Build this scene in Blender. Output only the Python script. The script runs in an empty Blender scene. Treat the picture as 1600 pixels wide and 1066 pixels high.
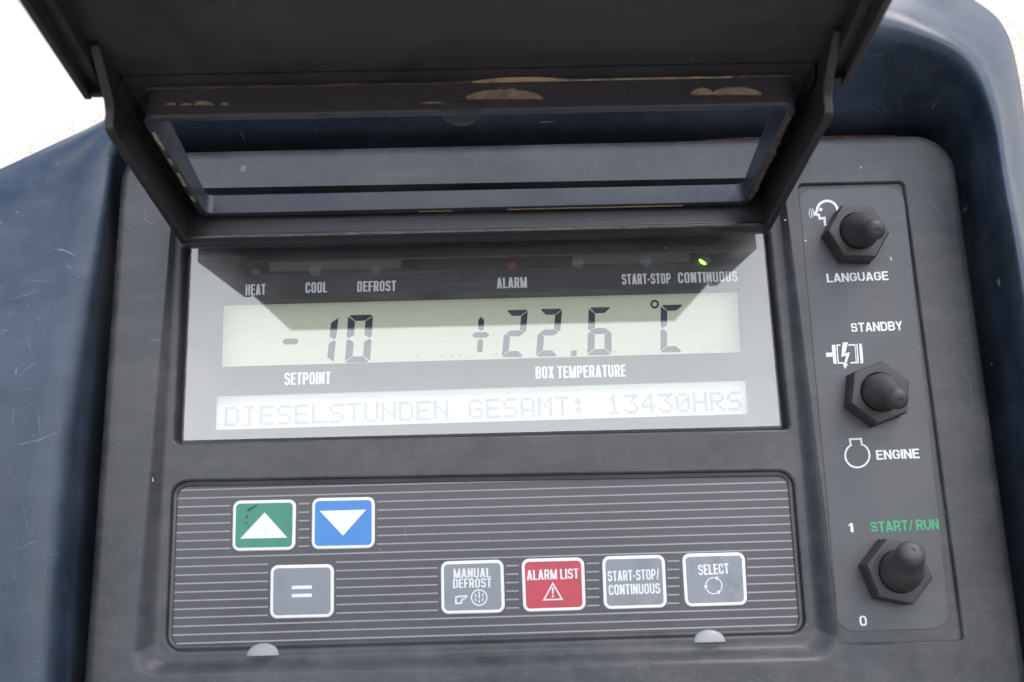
import bpy, bmesh, math, random
from mathutils import Vector, Matrix
from mathutils.geometry import tessellate_polygon
random.seed(7)
S = bpy.context.scene
COL = S.collection
rad = math.radians

# ------------------------------------------------------------------ camera, world, sun, exposure
# panel frame: x right, y up along the control panel, z out of it (metres); world = (x, -z, y + BASE)
BASE = 1.45
M = [Vector((0.99952695, -0.02845796, 0.01166297)),
     Vector((-0.02476593, -0.96960798, -0.24340711)),
     Vector((0.01823538, 0.24300312, -0.96985409))]      # rows: camera right / down / forward
FPX, CX, CY = 1600.0, 800.0, 533.0
CAM = Vector((-0.00069104, 0.02983031, 0.26679073))


def W(v):
    return Vector((v[0], -v[2], v[1] + BASE))


def Wd(v):
    return Vector((v[0], -v[2], v[1]))


cd = bpy.data.cameras.new('camera')
cd.lens = 36.0
cd.sensor_width = 36.0
cd.clip_start = 0.005
cd.clip_end = 200
cd.dof.use_dof = True
cd.dof.focus_distance = 0.283
cd.dof.aperture_fstop = 15.0
co = bpy.data.objects.new('camera', cd)
COL.objects.link(co)
r_, d_, f_ = Wd(M[0]), Wd(M[1]), Wd(M[2])
mw = Matrix.Identity(4)
for i in range(3):
    mw[i][0], mw[i][1], mw[i][2] = r_[i], -d_[i], -f_[i]
mw.translation = W(CAM)
co.matrix_world = mw
S.camera = co

SUN_EL, SUN_AZ = rad(58), rad(135)      # azimuth clockwise from +Y: the sun stands in front of the panel, to its right
ADDED_CLOUD = 12.5
w = bpy.data.worlds.new('World')
S.world = w
w.use_nodes = True
nt = w.node_tree
bg = nt.nodes['Background']
sky = nt.nodes.new('ShaderNodeTexSky')
sky.sky_type = 'NISHITA'
sky.sun_disc = False
sky.sun_elevation = SUN_EL
sky.sun_rotation = SUN_AZ
sky.air_density = 1.0
sky.dust_density = 1.6
sky.ozone_density = 1.0
# unseen cloud bank added low in front to brighten the glass, blue sky above
tc = nt.nodes.new('ShaderNodeTexCoord')
sep = nt.nodes.new('ShaderNodeSeparateXYZ')
nt.links.new(tc.outputs['Generated'], sep.inputs[0])


def wm(op, a, b=None, c=None):
    n_ = nt.nodes.new('ShaderNodeMath')
    n_.operation = op
    for i_, v_ in enumerate((a, b, c)):
        if v_ is None:
            continue
        if hasattr(v_, 'links'):
            nt.links.new(v_, n_.inputs[i_])
        else:
            n_.inputs[i_].default_value = v_
    return n_.outputs[0]


def wr(v_, a, b, c=0.0, d=1.0):
    n_ = nt.nodes.new('ShaderNodeMapRange')
    n_.interpolation_type = 'SMOOTHSTEP'
    nt.links.new(v_, n_.inputs[0])
    for i_, q_ in enumerate((a, b, c, d)):
        n_.inputs[i_ + 1].default_value = q_
    return n_.outputs[0]


cn = nt.nodes.new('ShaderNodeTexNoise')
cn.inputs['Scale'].default_value = 3.0
cn.inputs['Detail'].default_value = 5.0
nt.links.new(tc.outputs['Generated'], cn.inputs['Vector'])
wob = wm('MULTIPLY', wm('SUBTRACT', cn.outputs[0], 0.5), 0.35)
el = wm('ADD', sep.outputs[2], wob)
bank = wm('MULTIPLY', wm('MULTIPLY', wr(el, 0.58, 0.40), wr(el, -0.02, 0.10)), wr(wm('ADD', wm('MULTIPLY', sep.outputs[1], -1.0), wob), 0.62, 0.86))
mixc = nt.nodes.new('ShaderNodeMix')
mixc.data_type = 'RGBA'
nt.links.new(bank, mixc.inputs[0])
nt.links.new(sky.outputs[0], mixc.inputs[6])
grad = wr(sep.outputs[2], 0.30, 0.12, 0.74, 1.0)
cl = nt.nodes.new('ShaderNodeVectorMath')
cl.operation = 'SCALE'
cl.inputs[0].default_value = (ADDED_CLOUD * 0.93, ADDED_CLOUD * 0.97, ADDED_CLOUD)
nt.links.new(grad, cl.inputs['Scale'])
nt.links.new(cl.outputs[0], mixc.inputs[7])
nt.links.new(mixc.outputs[2], bg.inputs[0])
bg.inputs[1].default_value = 0.14
sd = bpy.data.lights.new('sun', 'SUN')
sd.energy = 0.9
sd.angle = rad(35)
sd.color = (1.0, 0.97, 0.93)
so = bpy.data.objects.new('sun', sd)
COL.objects.link(so)
sdir = Vector((math.sin(SUN_AZ) * math.cos(SUN_EL), math.cos(SUN_AZ) * math.cos(SUN_EL), math.sin(SUN_EL)))
so.rotation_euler = (-sdir).to_track_quat('-Z', 'Y').to_euler()
so.location = sdir * 3 + Vector((0, 0, BASE))
vs = S.view_settings
vs.view_transform = 'Standard'
vs.look = 'None'
vs.exposure = 1.2
vs.gamma = 1.0
vs.use_curve_mapping = False
S.display_settings.display_device = 'sRGB'
S.cycles.max_bounces = 10
S.cycles.transparent_max_bounces = 12

# ------------------------------------------------------------------ measuring helpers


def ray(px, py):
    a, b = (px - CX) / FPX, (py - CY) / FPX
    return M[0] * a + M[1] * b + M[2]


def P(px, py, z=0.0):
    """point of the plane at height z over the panel that the photograph shows at this place"""
    d = ray(px, py)
    return CAM + d * ((z - CAM.z) / d.z)


HINGE = Vector((0, 0.12574, 0.002))
LA = rad(6)
VD = Vector((0, math.sin(LA), math.cos(LA)))
WD = Vector((0, math.cos(LA), -math.sin(LA))) * -1.0      # towards the lid's inner face


def onplane(px, py, p0, n):
    d = ray(px, py)
    return CAM + d * ((p0 - CAM).dot(n) / d.dot(n))


def lid_v(px, py, v):
    """(x, w) on the plane across the lid at distance v from the hinge"""
    q = onplane(px, py, HINGE + VD * v, VD)
    return q.x, (q - HINGE).dot(WD)


def lid_w(px, py, w_):
    q = onplane(px, py, HINGE + WD * w_, WD)
    return q.x, (q - HINGE).dot(VD)


# ------------------------------------------------------------------ materials
class NT:
    def __init__(s, name):
        s.m = bpy.data.materials.new(name)
        s.m.use_nodes = True
        s.t = s.m.node_tree
        s.b = s.t.nodes['Principled BSDF']
        s.out = s.t.nodes['Material Output']
        s.co = s.t.nodes.new('ShaderNodeTexCoord').outputs['Object']

    def n(s, typ, **kw):
        nd = s.t.nodes.new(typ)
        for k, v in kw.items():
            if k.startswith('_'):
                setattr(nd, k[1:], v)
            else:
                nd.inputs[k.replace('__', ' ')].default_value = v
        return nd

    def l(s, a, b):
        s.t.links.new(a, b)

    def mapping(s, scale, rot=(0, 0, 0)):
        m = s.n('ShaderNodeMapping')
        m.inputs['Scale'].default_value = scale
        m.inputs['Rotation'].default_value = rot
        s.l(s.co, m.inputs[0])
        return m.outputs[0]

    def noise(s, scale, detail=3.0, rough=0.5, vec=None):
        n = s.n('ShaderNodeTexNoise', Scale=scale, Detail=detail, Roughness=rough)
        s.l(vec or s.co, n.inputs['Vector'])
        return n.outputs[0]

    def ramp(s, fac, stops):
        r = s.n('ShaderNodeValToRGB')
        e = r.color_ramp.elements
        while len(e) < len(stops):
            e.new(0.5)
        for i, (p, c) in enumerate(stops):
            e[i].position = p
            e[i].color = (c, c, c, 1) if not hasattr(c, '__len__') else (*c, 1)
        s.l(fac, r.inputs[0])
        return r.outputs[0]

    def mix(s, fac, a, b, blend='MIX'):
        m = s.n('ShaderNodeMix', _data_type='RGBA', _blend_type=blend)
        for i, v in ((0, fac), (6, a), (7, b)):
            if hasattr(v, 'is_linked') or hasattr(v, 'links'):
                s.l(v, m.inputs[i])
            elif i == 0:
                m.inputs[0].default_value = v
            else:
                m.inputs[i].default_value = (*v, 1)
        return m.outputs[2]

    def math(s, op, a, b=None):
        m = s.n('ShaderNodeMath', _operation=op)
        for i, v in ((0, a), (1, b)):
            if v is None:
                continue
            if hasattr(v, 'links'):
                s.l(v, m.inputs[i])
            else:
                m.inputs[i].default_value = v
        return m.outputs[0]

    def bump(s, h, strength, dist):
        b = s.n('ShaderNodeBump', Strength=strength, Distance=dist)
        s.l(h, b.inputs['Height'])
        s.l(b.outputs[0], s.b.inputs['Normal'])


def plastic(name, base, rough=0.5, dust=0.12, dust_col=(0.32, 0.31, 0.30), grain=0.00004, specks=0.5, scratches=0.3, spec=0.5, blotch=0.35, streak=0.0):
    t = NT(name)
    big = t.noise(38, 5, 0.6)
    mid = t.noise(210, 4, 0.6)
    d1 = t.ramp(big, [(0.38, 0.0), (0.72, 1.0)])
    d2 = t.ramp(mid, [(0.40, 0.0), (0.75, 1.0)])
    dm = t.math('MULTIPLY', t.math('ADD', t.math('MULTIPLY', d1, 0.65), t.math('MULTIPLY', d2, blotch)), dust)
    col = t.mix(dm, base, dust_col)
    if streak:
        # long wiped smears and rub marks
        sm = t.ramp(t.noise(1.0, 5, 0.62, t.mapping((14, 75, 30), (0.0, 0.0, 0.22))), [(0.50, 0.0), (0.62, 0.5), (0.74, 1.0)])
        fine = t.ramp(t.noise(1.0, 4, 0.7, t.mapping((60, 520, 90), (0.0, 0.0, -0.12))), [(0.52, 0.0), (0.72, 1.0)])
        col = t.mix(t.math('MULTIPLY', t.math('ADD', sm, t.math('MULTIPLY', fine, 0.4)), streak), col, dust_col)
    # fine dust specks
    v = t.n('ShaderNodeTexVoronoi', Scale=950.0, Randomness=1.0)
    t.l(t.co, v.inputs['Vector'])
    sz = t.n('ShaderNodeSeparateColor')
    t.l(v.outputs['Color'], sz.inputs[0])
    thr = t.math('MULTIPLY', t.math('POWER', sz.outputs[0], 9.0), 0.15)
    sp = t.math('LESS_THAN', v.outputs['Distance'], thr)
    sp = t.math('MULTIPLY', t.math('MULTIPLY', sp, specks), sz.outputs[1])
    col = t.mix(sp, col, (0.5, 0.48, 0.45))
    # hairline scratches
    if scratches:
        for sc, rot in (((70, 1700, 70), (0.2, 0.1, 0.35)), ((1500, 90, 90), (0.1, 0.3, 0.25))):
            nz = t.noise(1.0, 2, 0.5, t.mapping(sc, rot))
            gate = t.ramp(t.noise(70, 2), [(0.54, 0.0), (0.66, 1.0)])
            ln = t.ramp(nz, [(0.735, 0.0), (0.76, 1.0)])
            col = t.mix(t.math('MULTIPLY', t.math('MULTIPLY', ln, gate), scratches), col, (0.34, 0.34, 0.34))
    t.l(col, t.b.inputs['Base Color'])
    rr = t.math('ADD', t.math('ADD', t.math('MULTIPLY', d1, 0.16), t.math('MULTIPLY', d2, 0.08)), rough - 0.10)
    t.l(rr, t.b.inputs['Roughness'])
    t.b.inputs['Specular IOR Level'].default_value = spec
    if grain:
        t.bump(t.noise(1900, 3), 0.5, grain)
    return t.m


def flat(name, col, rough=0.5, spec=0.5, emit=None, wear=0.06):
    t = NT(name)
    n = t.ramp(t.noise(330, 4, 0.65), [(0.3, 1.0 - wear * 2), (0.7, 1.0)])
    c = t.mix(1.0, col, n, 'MULTIPLY')
    t.l(c, t.b.inputs['Base Color'])
    t.b.inputs['Roughness'].default_value = rough
    t.b.inputs['Specular IOR Level'].default_value = spec
    if emit:
        t.b.inputs['Emission Color'].default_value = (*emit[0], 1)
        t.b.inputs['Emission Strength'].default_value = emit[1]
    return t.m


def smudged(name, col, rough=0.4, marks=0.5, mark_col=(0.06, 0.06, 0.065)):
    """printed key film with fingertip grime"""
    t = NT(name)
    n = t.ramp(t.noise(260, 6, 0.75), [(0.44, 0.0), (0.74, 1.0)])
    big = t.ramp(t.noise(80, 2), [(0.45, 0.1), (0.7, 1.0)])
    c = t.mix(t.math('MULTIPLY', t.math('MULTIPLY', n, big), marks), col, mark_col)
    t.l(c, t.b.inputs['Base Color'])
    t.b.inputs['Roughness'].default_value = rough
    return t.m


GCX, GHW = -0.0038, 0.0795


def clear(name, refl_ior, dust, tint=(1, 1, 1), rough=0.02, extra=0.0):
    t = NT(name)
    tr = t.n('ShaderNodeBsdfTransparent')
    tr.inputs[0].default_value = (*tint, 1)
    gl = t.n('ShaderNodeBsdfGlossy', Roughness=rough)
    lw = t.n('ShaderNodeLayerWeight', Blend=0.5)          # the same from both sides of the sheet
    f0 = ((refl_ior - 1) / (refl_ior + 1)) ** 2
    fr = t.math('ADD', t.math('MULTIPLY', t.math('POWER', lw.outputs['Facing'], 5.0), 1 - f0), f0 + extra)
    mx = t.n('ShaderNodeMixShader')
    t.l(fr, mx.inputs[0])
    t.l(tr.outputs[0], mx.inputs[1])
    t.l(gl.outputs[0], mx.inputs[2])
    df = t.n('ShaderNodeBsdfDiffuse')
    df.inputs[0].default_value = (0.62, 0.60, 0.58, 1)
    mx2 = t.n('ShaderNodeMixShader')
    a = t.ramp(t.noise(60, 6, 0.7), [(0.35, 0.45), (0.75, 1.0)])
    st = t.ramp(t.noise(1.0, 4, 0.6, t.mapping((60, 700, 60), (0, 0, 0.1))), [(0.45, 0.0), (0.8, 0.8)])
    v = t.n('ShaderNodeTexVoronoi', Scale=330.0)
    t.l(t.co, v.inputs['Vector'])
    sz = t.n('ShaderNodeSeparateColor')
    t.l(v.outputs['Color'], sz.inputs[0])
    sp = t.math('LESS_THAN', v.outputs['Distance'], t.math('MULTIPLY', t.math('POWER', sz.outputs[0], 14.0), 0.11))
    sx = t.n('ShaderNodeSeparateXYZ')
    t.l(t.co, sx.inputs[0])
    ex = t.math('DIVIDE', t.math('ABSOLUTE', t.math('SUBTRACT', sx.outputs[0], GCX)), GHW)
    wipe = t.noise(1.0, 5, 0.65, t.mapping((50, 140, 50), (0, 0, 0.5)))
    edge = t.ramp(t.math('ADD', ex, t.math('MULTIPLY', t.math('SUBTRACT', wipe, 0.5), 0.5)), [(0.80, 0.0), (1.0, 1.0)])
    fac = t.math('ADD', t.math('MULTIPLY', t.math('ADD', a, st), dust), t.math('MULTIPLY', sp, 0.35))
    fac = t.math('ADD', fac, t.math('MULTIPLY', edge, dust * 3.0))
    t.l(fac, mx2.inputs[0])
    t.l(mx.outputs[0], mx2.inputs[1])
    t.l(df.outputs[0], mx2.inputs[2])
    t.l(mx2.outputs[0], t.out.inputs[0])
    return t.m


M_FASCIA = plastic('charcoal_fascia', (0.034, 0.035, 0.042), 0.45, 0.24, specks=0.8, scratches=0.4, streak=0.10, grain=0.00007)
M_LID = plastic('black_lid_plastic', (0.018, 0.0165, 0.0172), 0.46, 0.13, (0.15, 0.13, 0.12), specks=0.6, scratches=0.3, streak=0.07)
M_HOUSING = plastic('weathered_housing_plastic', (0.023, 0.034, 0.054), 0.40, 0.19, (0.23, 0.30, 0.40), specks=0.9, scratches=0.9, streak=0.075, grain=0.00003)
M_DECAL = plastic('dark_grey_decal', (0.074, 0.074, 0.081), 0.42, 0.18, (0.22, 0.22, 0.23), grain=0, specks=0.6, scratches=0.25, streak=0.10)
M_KEYPAD = plastic('keypad_film', (0.056, 0.054, 0.060), 0.36, 0.14, grain=0, specks=0.6, scratches=0.3, streak=0.05)
M_NUT = plastic('black_nut_plastic', (0.034, 0.033, 0.033), 0.5, 0.16, (0.16, 0.14, 0.12), specks=0.2, scratches=0.0)
M_RUBBER = plastic('worn_rubber', (0.033, 0.032, 0.031), 0.6, 0.5, (0.15, 0.14, 0.13), specks=0.15, scratches=0.0, grain=0.00006)
M_PLATE = plastic('black_display_plate', (0.018, 0.016, 0.019), 0.55, 0.04, grain=0, specks=0.15, scratches=0.2)
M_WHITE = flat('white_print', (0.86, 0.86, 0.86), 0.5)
M_OFFWHITE = flat('aged_white_print', (0.80, 0.80, 0.80), 0.5)
M_GREEN_INK = flat('green_print', (0.06, 0.42, 0.20), 0.5)
M_LINE = flat('grey_pinstripe', (0.34, 0.34, 0.37), 0.5)
M_KGREEN = smudged('green_key', (0.045, 0.25, 0.165), marks=0.9)
M_KBLUE = smudged('blue_key', (0.055, 0.235, 0.58), marks=0.5)
M_KGREY = smudged('grey_key', (0.24, 0.255, 0.28), marks=0.8, mark_col=(0.1, 0.1, 0.1))
M_KRED = smudged('red_key', (0.52, 0.05, 0.075), marks=0.6)
M_SCREEN = flat('green_grey_lcd', (0.50, 0.54, 0.41), 0.6, 0.2, ((0.62, 0.68, 0.50), 0.09), wear=0.01)
M_SCREEN2 = flat('pale_lcd', (0.62, 0.62, 0.58), 0.6, 0.2, ((0.8, 0.82, 0.76), 0.05), wear=0.01)
M_SEG = flat('lcd_segment_ink', (0.020, 0.030, 0.052), 0.6, 0.2)
M_DOTINK = flat('lcd_dot_ink', (0.49, 0.50, 0.51), 0.6, 0.2)
M_GLASS = clear('dusty_display_glass', 1.62, 0.075, rough=0.02, extra=0.125)
M_SMOKE = plastic('smoky_frame_plastic', (0.072, 0.065, 0.068), 0.24, 0.16, (0.22, 0.19, 0.17), grain=0, specks=0.2, scratches=0.2)
M_SILL = plastic('frame_sill_plastic', (0.023, 0.027, 0.036), 0.34, 0.16, (0.22, 0.21, 0.2), grain=0, specks=0.7, scratches=0.3)
M_TAN = flat('tan_adhesive', (0.60, 0.45, 0.27), 0.75, wear=0.3)
M_BROWN = flat('brown_adhesive', (0.16, 0.115, 0.075), 0.8, wear=0.35)
M_RUST = flat('rusty_backing', (0.085, 0.024, 0.014), 0.85, wear=0.45)
M_STUD = flat('grey_stud_plastic', (0.34, 0.34, 0.35), 0.4)
M_INK = flat('ink_smear', (0.020, 0.060, 0.048), 0.5)
M_SCRATCH = flat('scratch_mark', (0.26, 0.28, 0.31), 0.8, wear=0.2)
M_DUST = flat('settled_dust', (0.13, 0.115, 0.10), 0.9, wear=0.3)
M_DULL = flat('grey_scuff', (0.20, 0.21, 0.23), 0.8)
M_CHIP = flat('pale_scuff', (0.55, 0.54, 0.53), 0.8)


def wall_mat():
    t = NT('cream_trailer_paint')
    n = t.ramp(t.noise(90, 6, 0.75), [(0.30, (0.74, 0.67, 0.58)), (0.5, (0.82, 0.78, 0.72)), (0.8, (0.84, 0.81, 0.77))])
    t.l(n, t.b.inputs['Base Color'])
    t.b.inputs['Roughness'].default_value = 0.7
    t.bump(t.noise(700, 4, 0.7), 0.6, 0.0006)
    return t.m


M_WALL = wall_mat()


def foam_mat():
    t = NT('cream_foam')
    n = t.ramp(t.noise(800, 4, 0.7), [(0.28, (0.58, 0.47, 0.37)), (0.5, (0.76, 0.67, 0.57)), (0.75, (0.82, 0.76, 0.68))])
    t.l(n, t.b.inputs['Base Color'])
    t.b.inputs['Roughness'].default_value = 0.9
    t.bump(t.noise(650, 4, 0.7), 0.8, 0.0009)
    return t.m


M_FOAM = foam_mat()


def led(name, col, emit=None):
    t = NT(name)
    t.b.inputs['Base Color'].default_value = (*col, 1)
    t.b.inputs['Roughness'].default_value = 0.35
    if emit:
        t.b.inputs['Emission Color'].default_value = (*emit[0], 1)
        t.b.inputs['Emission Strength'].default_value = emit[1]
    return t.m


# ------------------------------------------------------------------ mesh helpers
class MB:
    def __init__(s):
        s.v, s.f, s.m = [], [], []

    def add(s, verts, faces, mi=0):
        o = len(s.v)
        s.v += [Vector(p) for p in verts]
        for f in faces:
            s.f.append([i + o for i in f])
            s.m.append(mi)

    def loft(s, loops, closed=True, mi=0, cap0=False, cap1=False):
        n = len(loops[0])
        vs_ = [p for L in loops for p in L]
        fs = []
        for k in range(len(loops) - 1):
            for i in range(n if closed else n - 1):
                j = (i + 1) % n
                fs.append([k * n + i, k * n + j, (k + 1) * n + j, (k + 1) * n + i])
        if cap0:
            fs.append(list(range(n))[::-1])
        if cap1:
            fs.append([(len(loops) - 1) * n + i for i in range(n)])
        s.add(vs_, fs, mi)

    def sheet(s, outer, holes=(), mi=0):
        polys = [list(outer)] + [list(h) for h in holes]
        tri = tessellate_polygon([[Vector(p) for p in pl] for pl in polys])
        s.add([p for pl in polys for p in pl], [list(t) for t in tri], mi)

    def box(s, x0, x1, y0, y1, z0, z1, mi=0):
        vs_ = [(x, y, z) for z in (z0, z1) for y in (y0, y1) for x in (x0, x1)]
        s.add(vs_, [(0, 2, 3, 1), (4, 5, 7, 6), (0, 1, 5, 4), (2, 6, 7, 3), (0, 4, 6, 2), (1, 3, 7, 5)], mi)

    def build(s, name, mats, parent=None, smooth=35, fix=True, bevel=0, wn=False):
        me = bpy.data.meshes.new(name)
        me.from_pydata(s.v, [], s.f)
        for m in (mats if isinstance(mats, (list, tuple)) else [mats]):
            me.materials.append(m)
        me.polygons.foreach_set('material_index', s.m)
        if fix:
            bm = bmesh.new()
            bm.from_mesh(me)
            bmesh.ops.remove_doubles(bm, verts=bm.verts, dist=1e-6)
            bmesh.ops.recalc_face_normals(bm, faces=bm.faces)
            bm.to_mesh(me)
            bm.free()
        if smooth:
            for p in me.polygons:
                p.use_smooth = True
            me.set_sharp_from_angle(angle=rad(smooth))
        o = bpy.data.objects.new(name, me)
        COL.objects.link(o)
        if parent:
            o.parent = parent
        if bevel:
            b = o.modifiers.new('bevel', 'BEVEL')
            b.width = bevel
            b.segments = 3
            b.limit_method = 'ANGLE'
            b.angle_limit = rad(40)
            b.harden_normals = False
        if wn or bevel:
            k = o.modifiers.new('wn', 'WEIGHTED_NORMAL')
            k.keep_sharp = True
            k.weight = 90
        return o


def inset(cs, d):
    """move every side of a counter-clockwise polygon inwards by d"""
    n = len(cs)
    out = []
    for i in range(n):
        a, b, c = Vector(cs[i - 1]), Vector(cs[i]), Vector(cs[(i + 1) % n])
        e1, e2 = (b - a).normalized(), (c - b).normalized()
        n1, n2 = Vector((-e1.y, e1.x)), Vector((-e2.y, e2.x))
        k = d / max(0.2, 1 + n1.dot(n2))
        out.append(b + (n1 + n2) * k)
    return out


def rpoly(cs, r, z, n=8):
    rs = r if hasattr(r, '__len__') else [r] * len(cs)
    out = []
    m = len(cs)
    for i in range(m):
        a, b, c = Vector(cs[i - 1]), Vector(cs[i]), Vector(cs[(i + 1) % m])
        e1, e2 = (a - b).normalized(), (c - b).normalized()
        ang = e1.angle(e2)
        rr = max(rs[i], 1e-5)
        t = rr / math.tan(ang / 2)
        cen = b + (e1 + e2).normalized() * (rr / math.sin(ang / 2))
        p0, p1 = b + e1 * t - cen, b + e2 * t - cen
        a0 = math.atan2(p0.y, p0.x)
        da = math.atan2(p1.y, p1.x) - a0
        while da > math.pi:
            da -= 2 * math.pi
        while da < -math.pi:
            da += 2 * math.pi
        for k in range(n + 1):
            t_ = a0 + da * k / n
            out.append((cen.x + rr * math.cos(t_), cen.y + rr * math.sin(t_), z))
    return out


def quad(z, tl, tr, br, bl):
    """counter-clockwise corners on the plane z from where the photograph shows them"""
    return [P(*bl, z).xy, P(*br, z).xy, P(*tr, z).xy, P(*tl, z).xy]


def empty(name, loc, rot=(0, 0, 0), parent=None):
    o = bpy.data.objects.new(name, None)
    o.empty_display_size = 0.02
    COL.objects.link(o)
    o.location = loc
    o.rotation_euler = rot
    if parent:
        o.parent = parent
    return o


def tag(o, label, cat, group=None):
    o['label'] = label
    o['category'] = cat
    if group:
        o['group'] = group


# ------------------------------------------------------------------ lettering: stroke glyphs built as thin printed pieces
def arc(cx, cy, rx, ry, a0, a1, n=7):
    return [(cx + rx * math.cos(rad(a0 + (a1 - a0) * k / n)), cy + ry * math.sin(rad(a0 + (a1 - a0) * k / n))) for k in range(n + 1)]


class Glyphs:
    """condensed or wide sans capitals: w cell width, t stroke, r corner radius (cap height 1)"""

    def __init__(s, w, t, r, th=None):
        s.w, s.t, s.r, s.th = w, t, r, th or t

    def get(s, c):
        w, t, r, th = s.w, s.t, s.r, s.th
        L, R, B, T = t / 2, w - t / 2, th / 2, 1 - th / 2
        mid = 0.52
        S_ = ('s',)

        def st(*p):
            return ('s', list(p), False)

        def cl(*p):
            return ('s', list(p), True)

        def vb(x, y0=0.0, y1=1.0):
            return ('p', [(x - t / 2, y0), (x + t / 2, y0), (x + t / 2, y1), (x - t / 2, y1)])

        def dg(x0, y0, x1, y1, k=1.0):
            h = t * k / 2
            return ('p', [(x0 - h, y0), (x0 + h, y0), (x1 + h, y1), (x1 - h, y1)])

        def hb(y, x0=0.0, x1=None):
            x1 = w if x1 is None else x1
            return ('p', [(x0, y - th / 2), (x1, y - th / 2), (x1, y + th / 2), (x0, y + th / 2)])
        tl = arc(L + r, T - r, r, r, 180, 90)
        tr = arc(R - r, T - r, r, r, 90, 0)
        br = arc(R - r, B + r, r, r, 0, -90)
        bl = arc(L + r, B + r, r, r, 270, 180)
        h = min(r, (T - mid) / 2)
        g = w
        if c == 'A':
            return g * 1.04, [dg(t / 2, 0, w * .52 - t * .1, 1, 1.02), dg(w * 1.04 - t / 2, 0, w * .52 + t * .1, 1, 1.02), hb(.27, w * .22, w * .82)]
        if c == 'B':
            return g, [vb(L), st((t, T), (R - h, T), *arc(R - h, T - h, h, h, 90, 0), *arc(R - h, mid + h, h, h, 0, -90), (t, mid)),
                       st((t, mid), (R - h, mid), *arc(R - h, mid - h, h, h, 90, 0), *arc(R - h, B + h, h, h, 0, -90), (t, B))]
        if c == 'C':
            return g, [st((R, .66), *tr[::-1], *tl[::-1], *bl[::-1], *br[::-1], (R, .34))]
        if c == 'D':
            return g, [vb(L), st((t, T), *tr, *br, (t, B))]
        if c == 'E':
            return g * .88, [vb(L), hb(T, t, g * .88), hb(mid, t, g * .80), hb(B, t, g * .88)]
        if c == 'F':
            return g * .85, [vb(L), hb(T, t, g * .85), hb(mid - .02, t, g * .77)]
        if c == 'G':
            return g, [st((R, .68), *tr[::-1], *tl[::-1], *bl[::-1], *br[::-1], (R, .46)), hb(.46, w * .52, w)]
        if c == 'H':
            return g, [vb(L), vb(R), hb(mid, t, w - t)]
        if c == 'I':
            return t, [vb(L)]
        if c == 'L':
            return g * .82, [vb(L), hb(B, t, g * .82)]
        if c == 'M':
            W_ = g * 1.28
            return W_, [vb(L), vb(W_ - L), dg(L, 1, W_ / 2, 0, .9), dg(W_ - L, 1, W_ / 2, 0, .9)]
        if c == 'N':
            return g, [vb(L), vb(R), dg(L, 1, R, 0, .95)]
        if c == 'O' or c == '0':
            return g, [cl(*tl[::-1], *bl[::-1], *br[::-1], *tr[::-1])]
        if c == 'P':
            m2 = .44
            h2 = min(r, (T - m2) / 2)
            return g, [vb(L), st((t, T), (R - h2, T), *arc(R - h2, T - h2, h2, h2, 90, 0), *arc(R - h2, m2 + h2, h2, h2, 0, -90), (t, m2))]
        if c == 'R':
            m2 = .46
            h2 = min(r, (T - m2) / 2)
            return g, [vb(L), st((t, T), (R - h2, T), *arc(R - h2, T - h2, h2, h2, 90, 0), *arc(R - h2, m2 + h2, h2, h2, 0, -90), (t, m2)),
                       dg(R, 0, w * .62, m2)]
        if c == 'S':
            h2 = min(r, (T - mid) / 2)
            return g, [st((R, .72), *tr[::-1], *tl[::-1], *arc(L + h2, mid + h2, h2, h2, 180, 270), *arc(R - h2, mid - h2, h2, h2, 90, 0),
                          *br, *bl, (L, .28))]
        if c == 'T':
            W_ = g * .92
            return W_, [hb(T, 0, W_), vb(W_ / 2, 0, 1 - th)]
        if c == 'U':
            return g, [st((L, 1), *bl[::-1], *br[::-1], (R, 1))]
        if c == 'X':
            return g, [dg(t / 2, 0, w - t / 2, 1), dg(w - t / 2, 0, t / 2, 1)]
        if c == 'Y':
            return g, [vb(w / 2, 0, .46), dg(w / 2, .42, t / 2, 1), dg(w / 2, .42, w - t / 2, 1)]
        if c == '1':
            return t * 1.9, [vb(t * 1.4), dg(t * .5, .74, t * 1.4, .96, .9)]
        if c == '-':
            return g * .5, [hb(.42, 0, g * .5)]
        if c == '/':
            return g * .62, [dg(t * .35, -.02, g * .62 - t * .35, 1.02, .75)]
        return g * .5, []


COND = Glyphs(0.47, 0.185, 0.13, 0.135)
NARROW = Glyphs(0.49, 0.17, 0.15, 0.135)
HELV = Glyphs(0.72, 0.195, 0.27, 0.17)


def ribbon(pts, t, closed):
    """both sides of a mitred stroke"""
    q = [Vector(p) for p in pts]
    c = [q[0]]
    for p in q[1:]:
        if (p - c[-1]).length > 1e-5:
            c.append(p)
    if closed and (c[0] - c[-1]).length < 1e-5:
        c.pop()
    n = len(c)
    A, B = [], []
    for i in range(n):
        if closed or 0 < i < n - 1:
            e1, e2 = (c[i] - c[i - 1]).normalized(), (c[(i + 1) % n] - c[i]).normalized()
        elif i == 0:
            e1 = e2 = (c[1] - c[0]).normalized()
        else:
            e1 = e2 = (c[-1] - c[-2]).normalized()
        n1, n2 = Vector((-e1.y, e1.x)), Vector((-e2.y, e2.x))
        k = (n1 + n2) / max(0.35, 1 + n1.dot(n2))
        A.append(c[i] + k * t / 2)
        B.append(c[i] - k * t / 2)
    return A, B


LIFT = [0]


def lift():
    LIFT[0] = (LIFT[0] + 1) % 7
    return LIFT[0] * 0.000004


def put_stroke(mb, fn, pts, t, closed=False, mi=0):
    A, B = ribbon(pts, t, closed)
    n = len(A)
    z = lift()
    vs_ = [fn(p, z) for p in A] + [fn(p, z) for p in B]
    fs = []
    for i in range(n if closed else n - 1):
        j = (i + 1) % n
        fs.append([i, n + i, n + j, j])
    mb.add(vs_, fs, mi)


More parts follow.
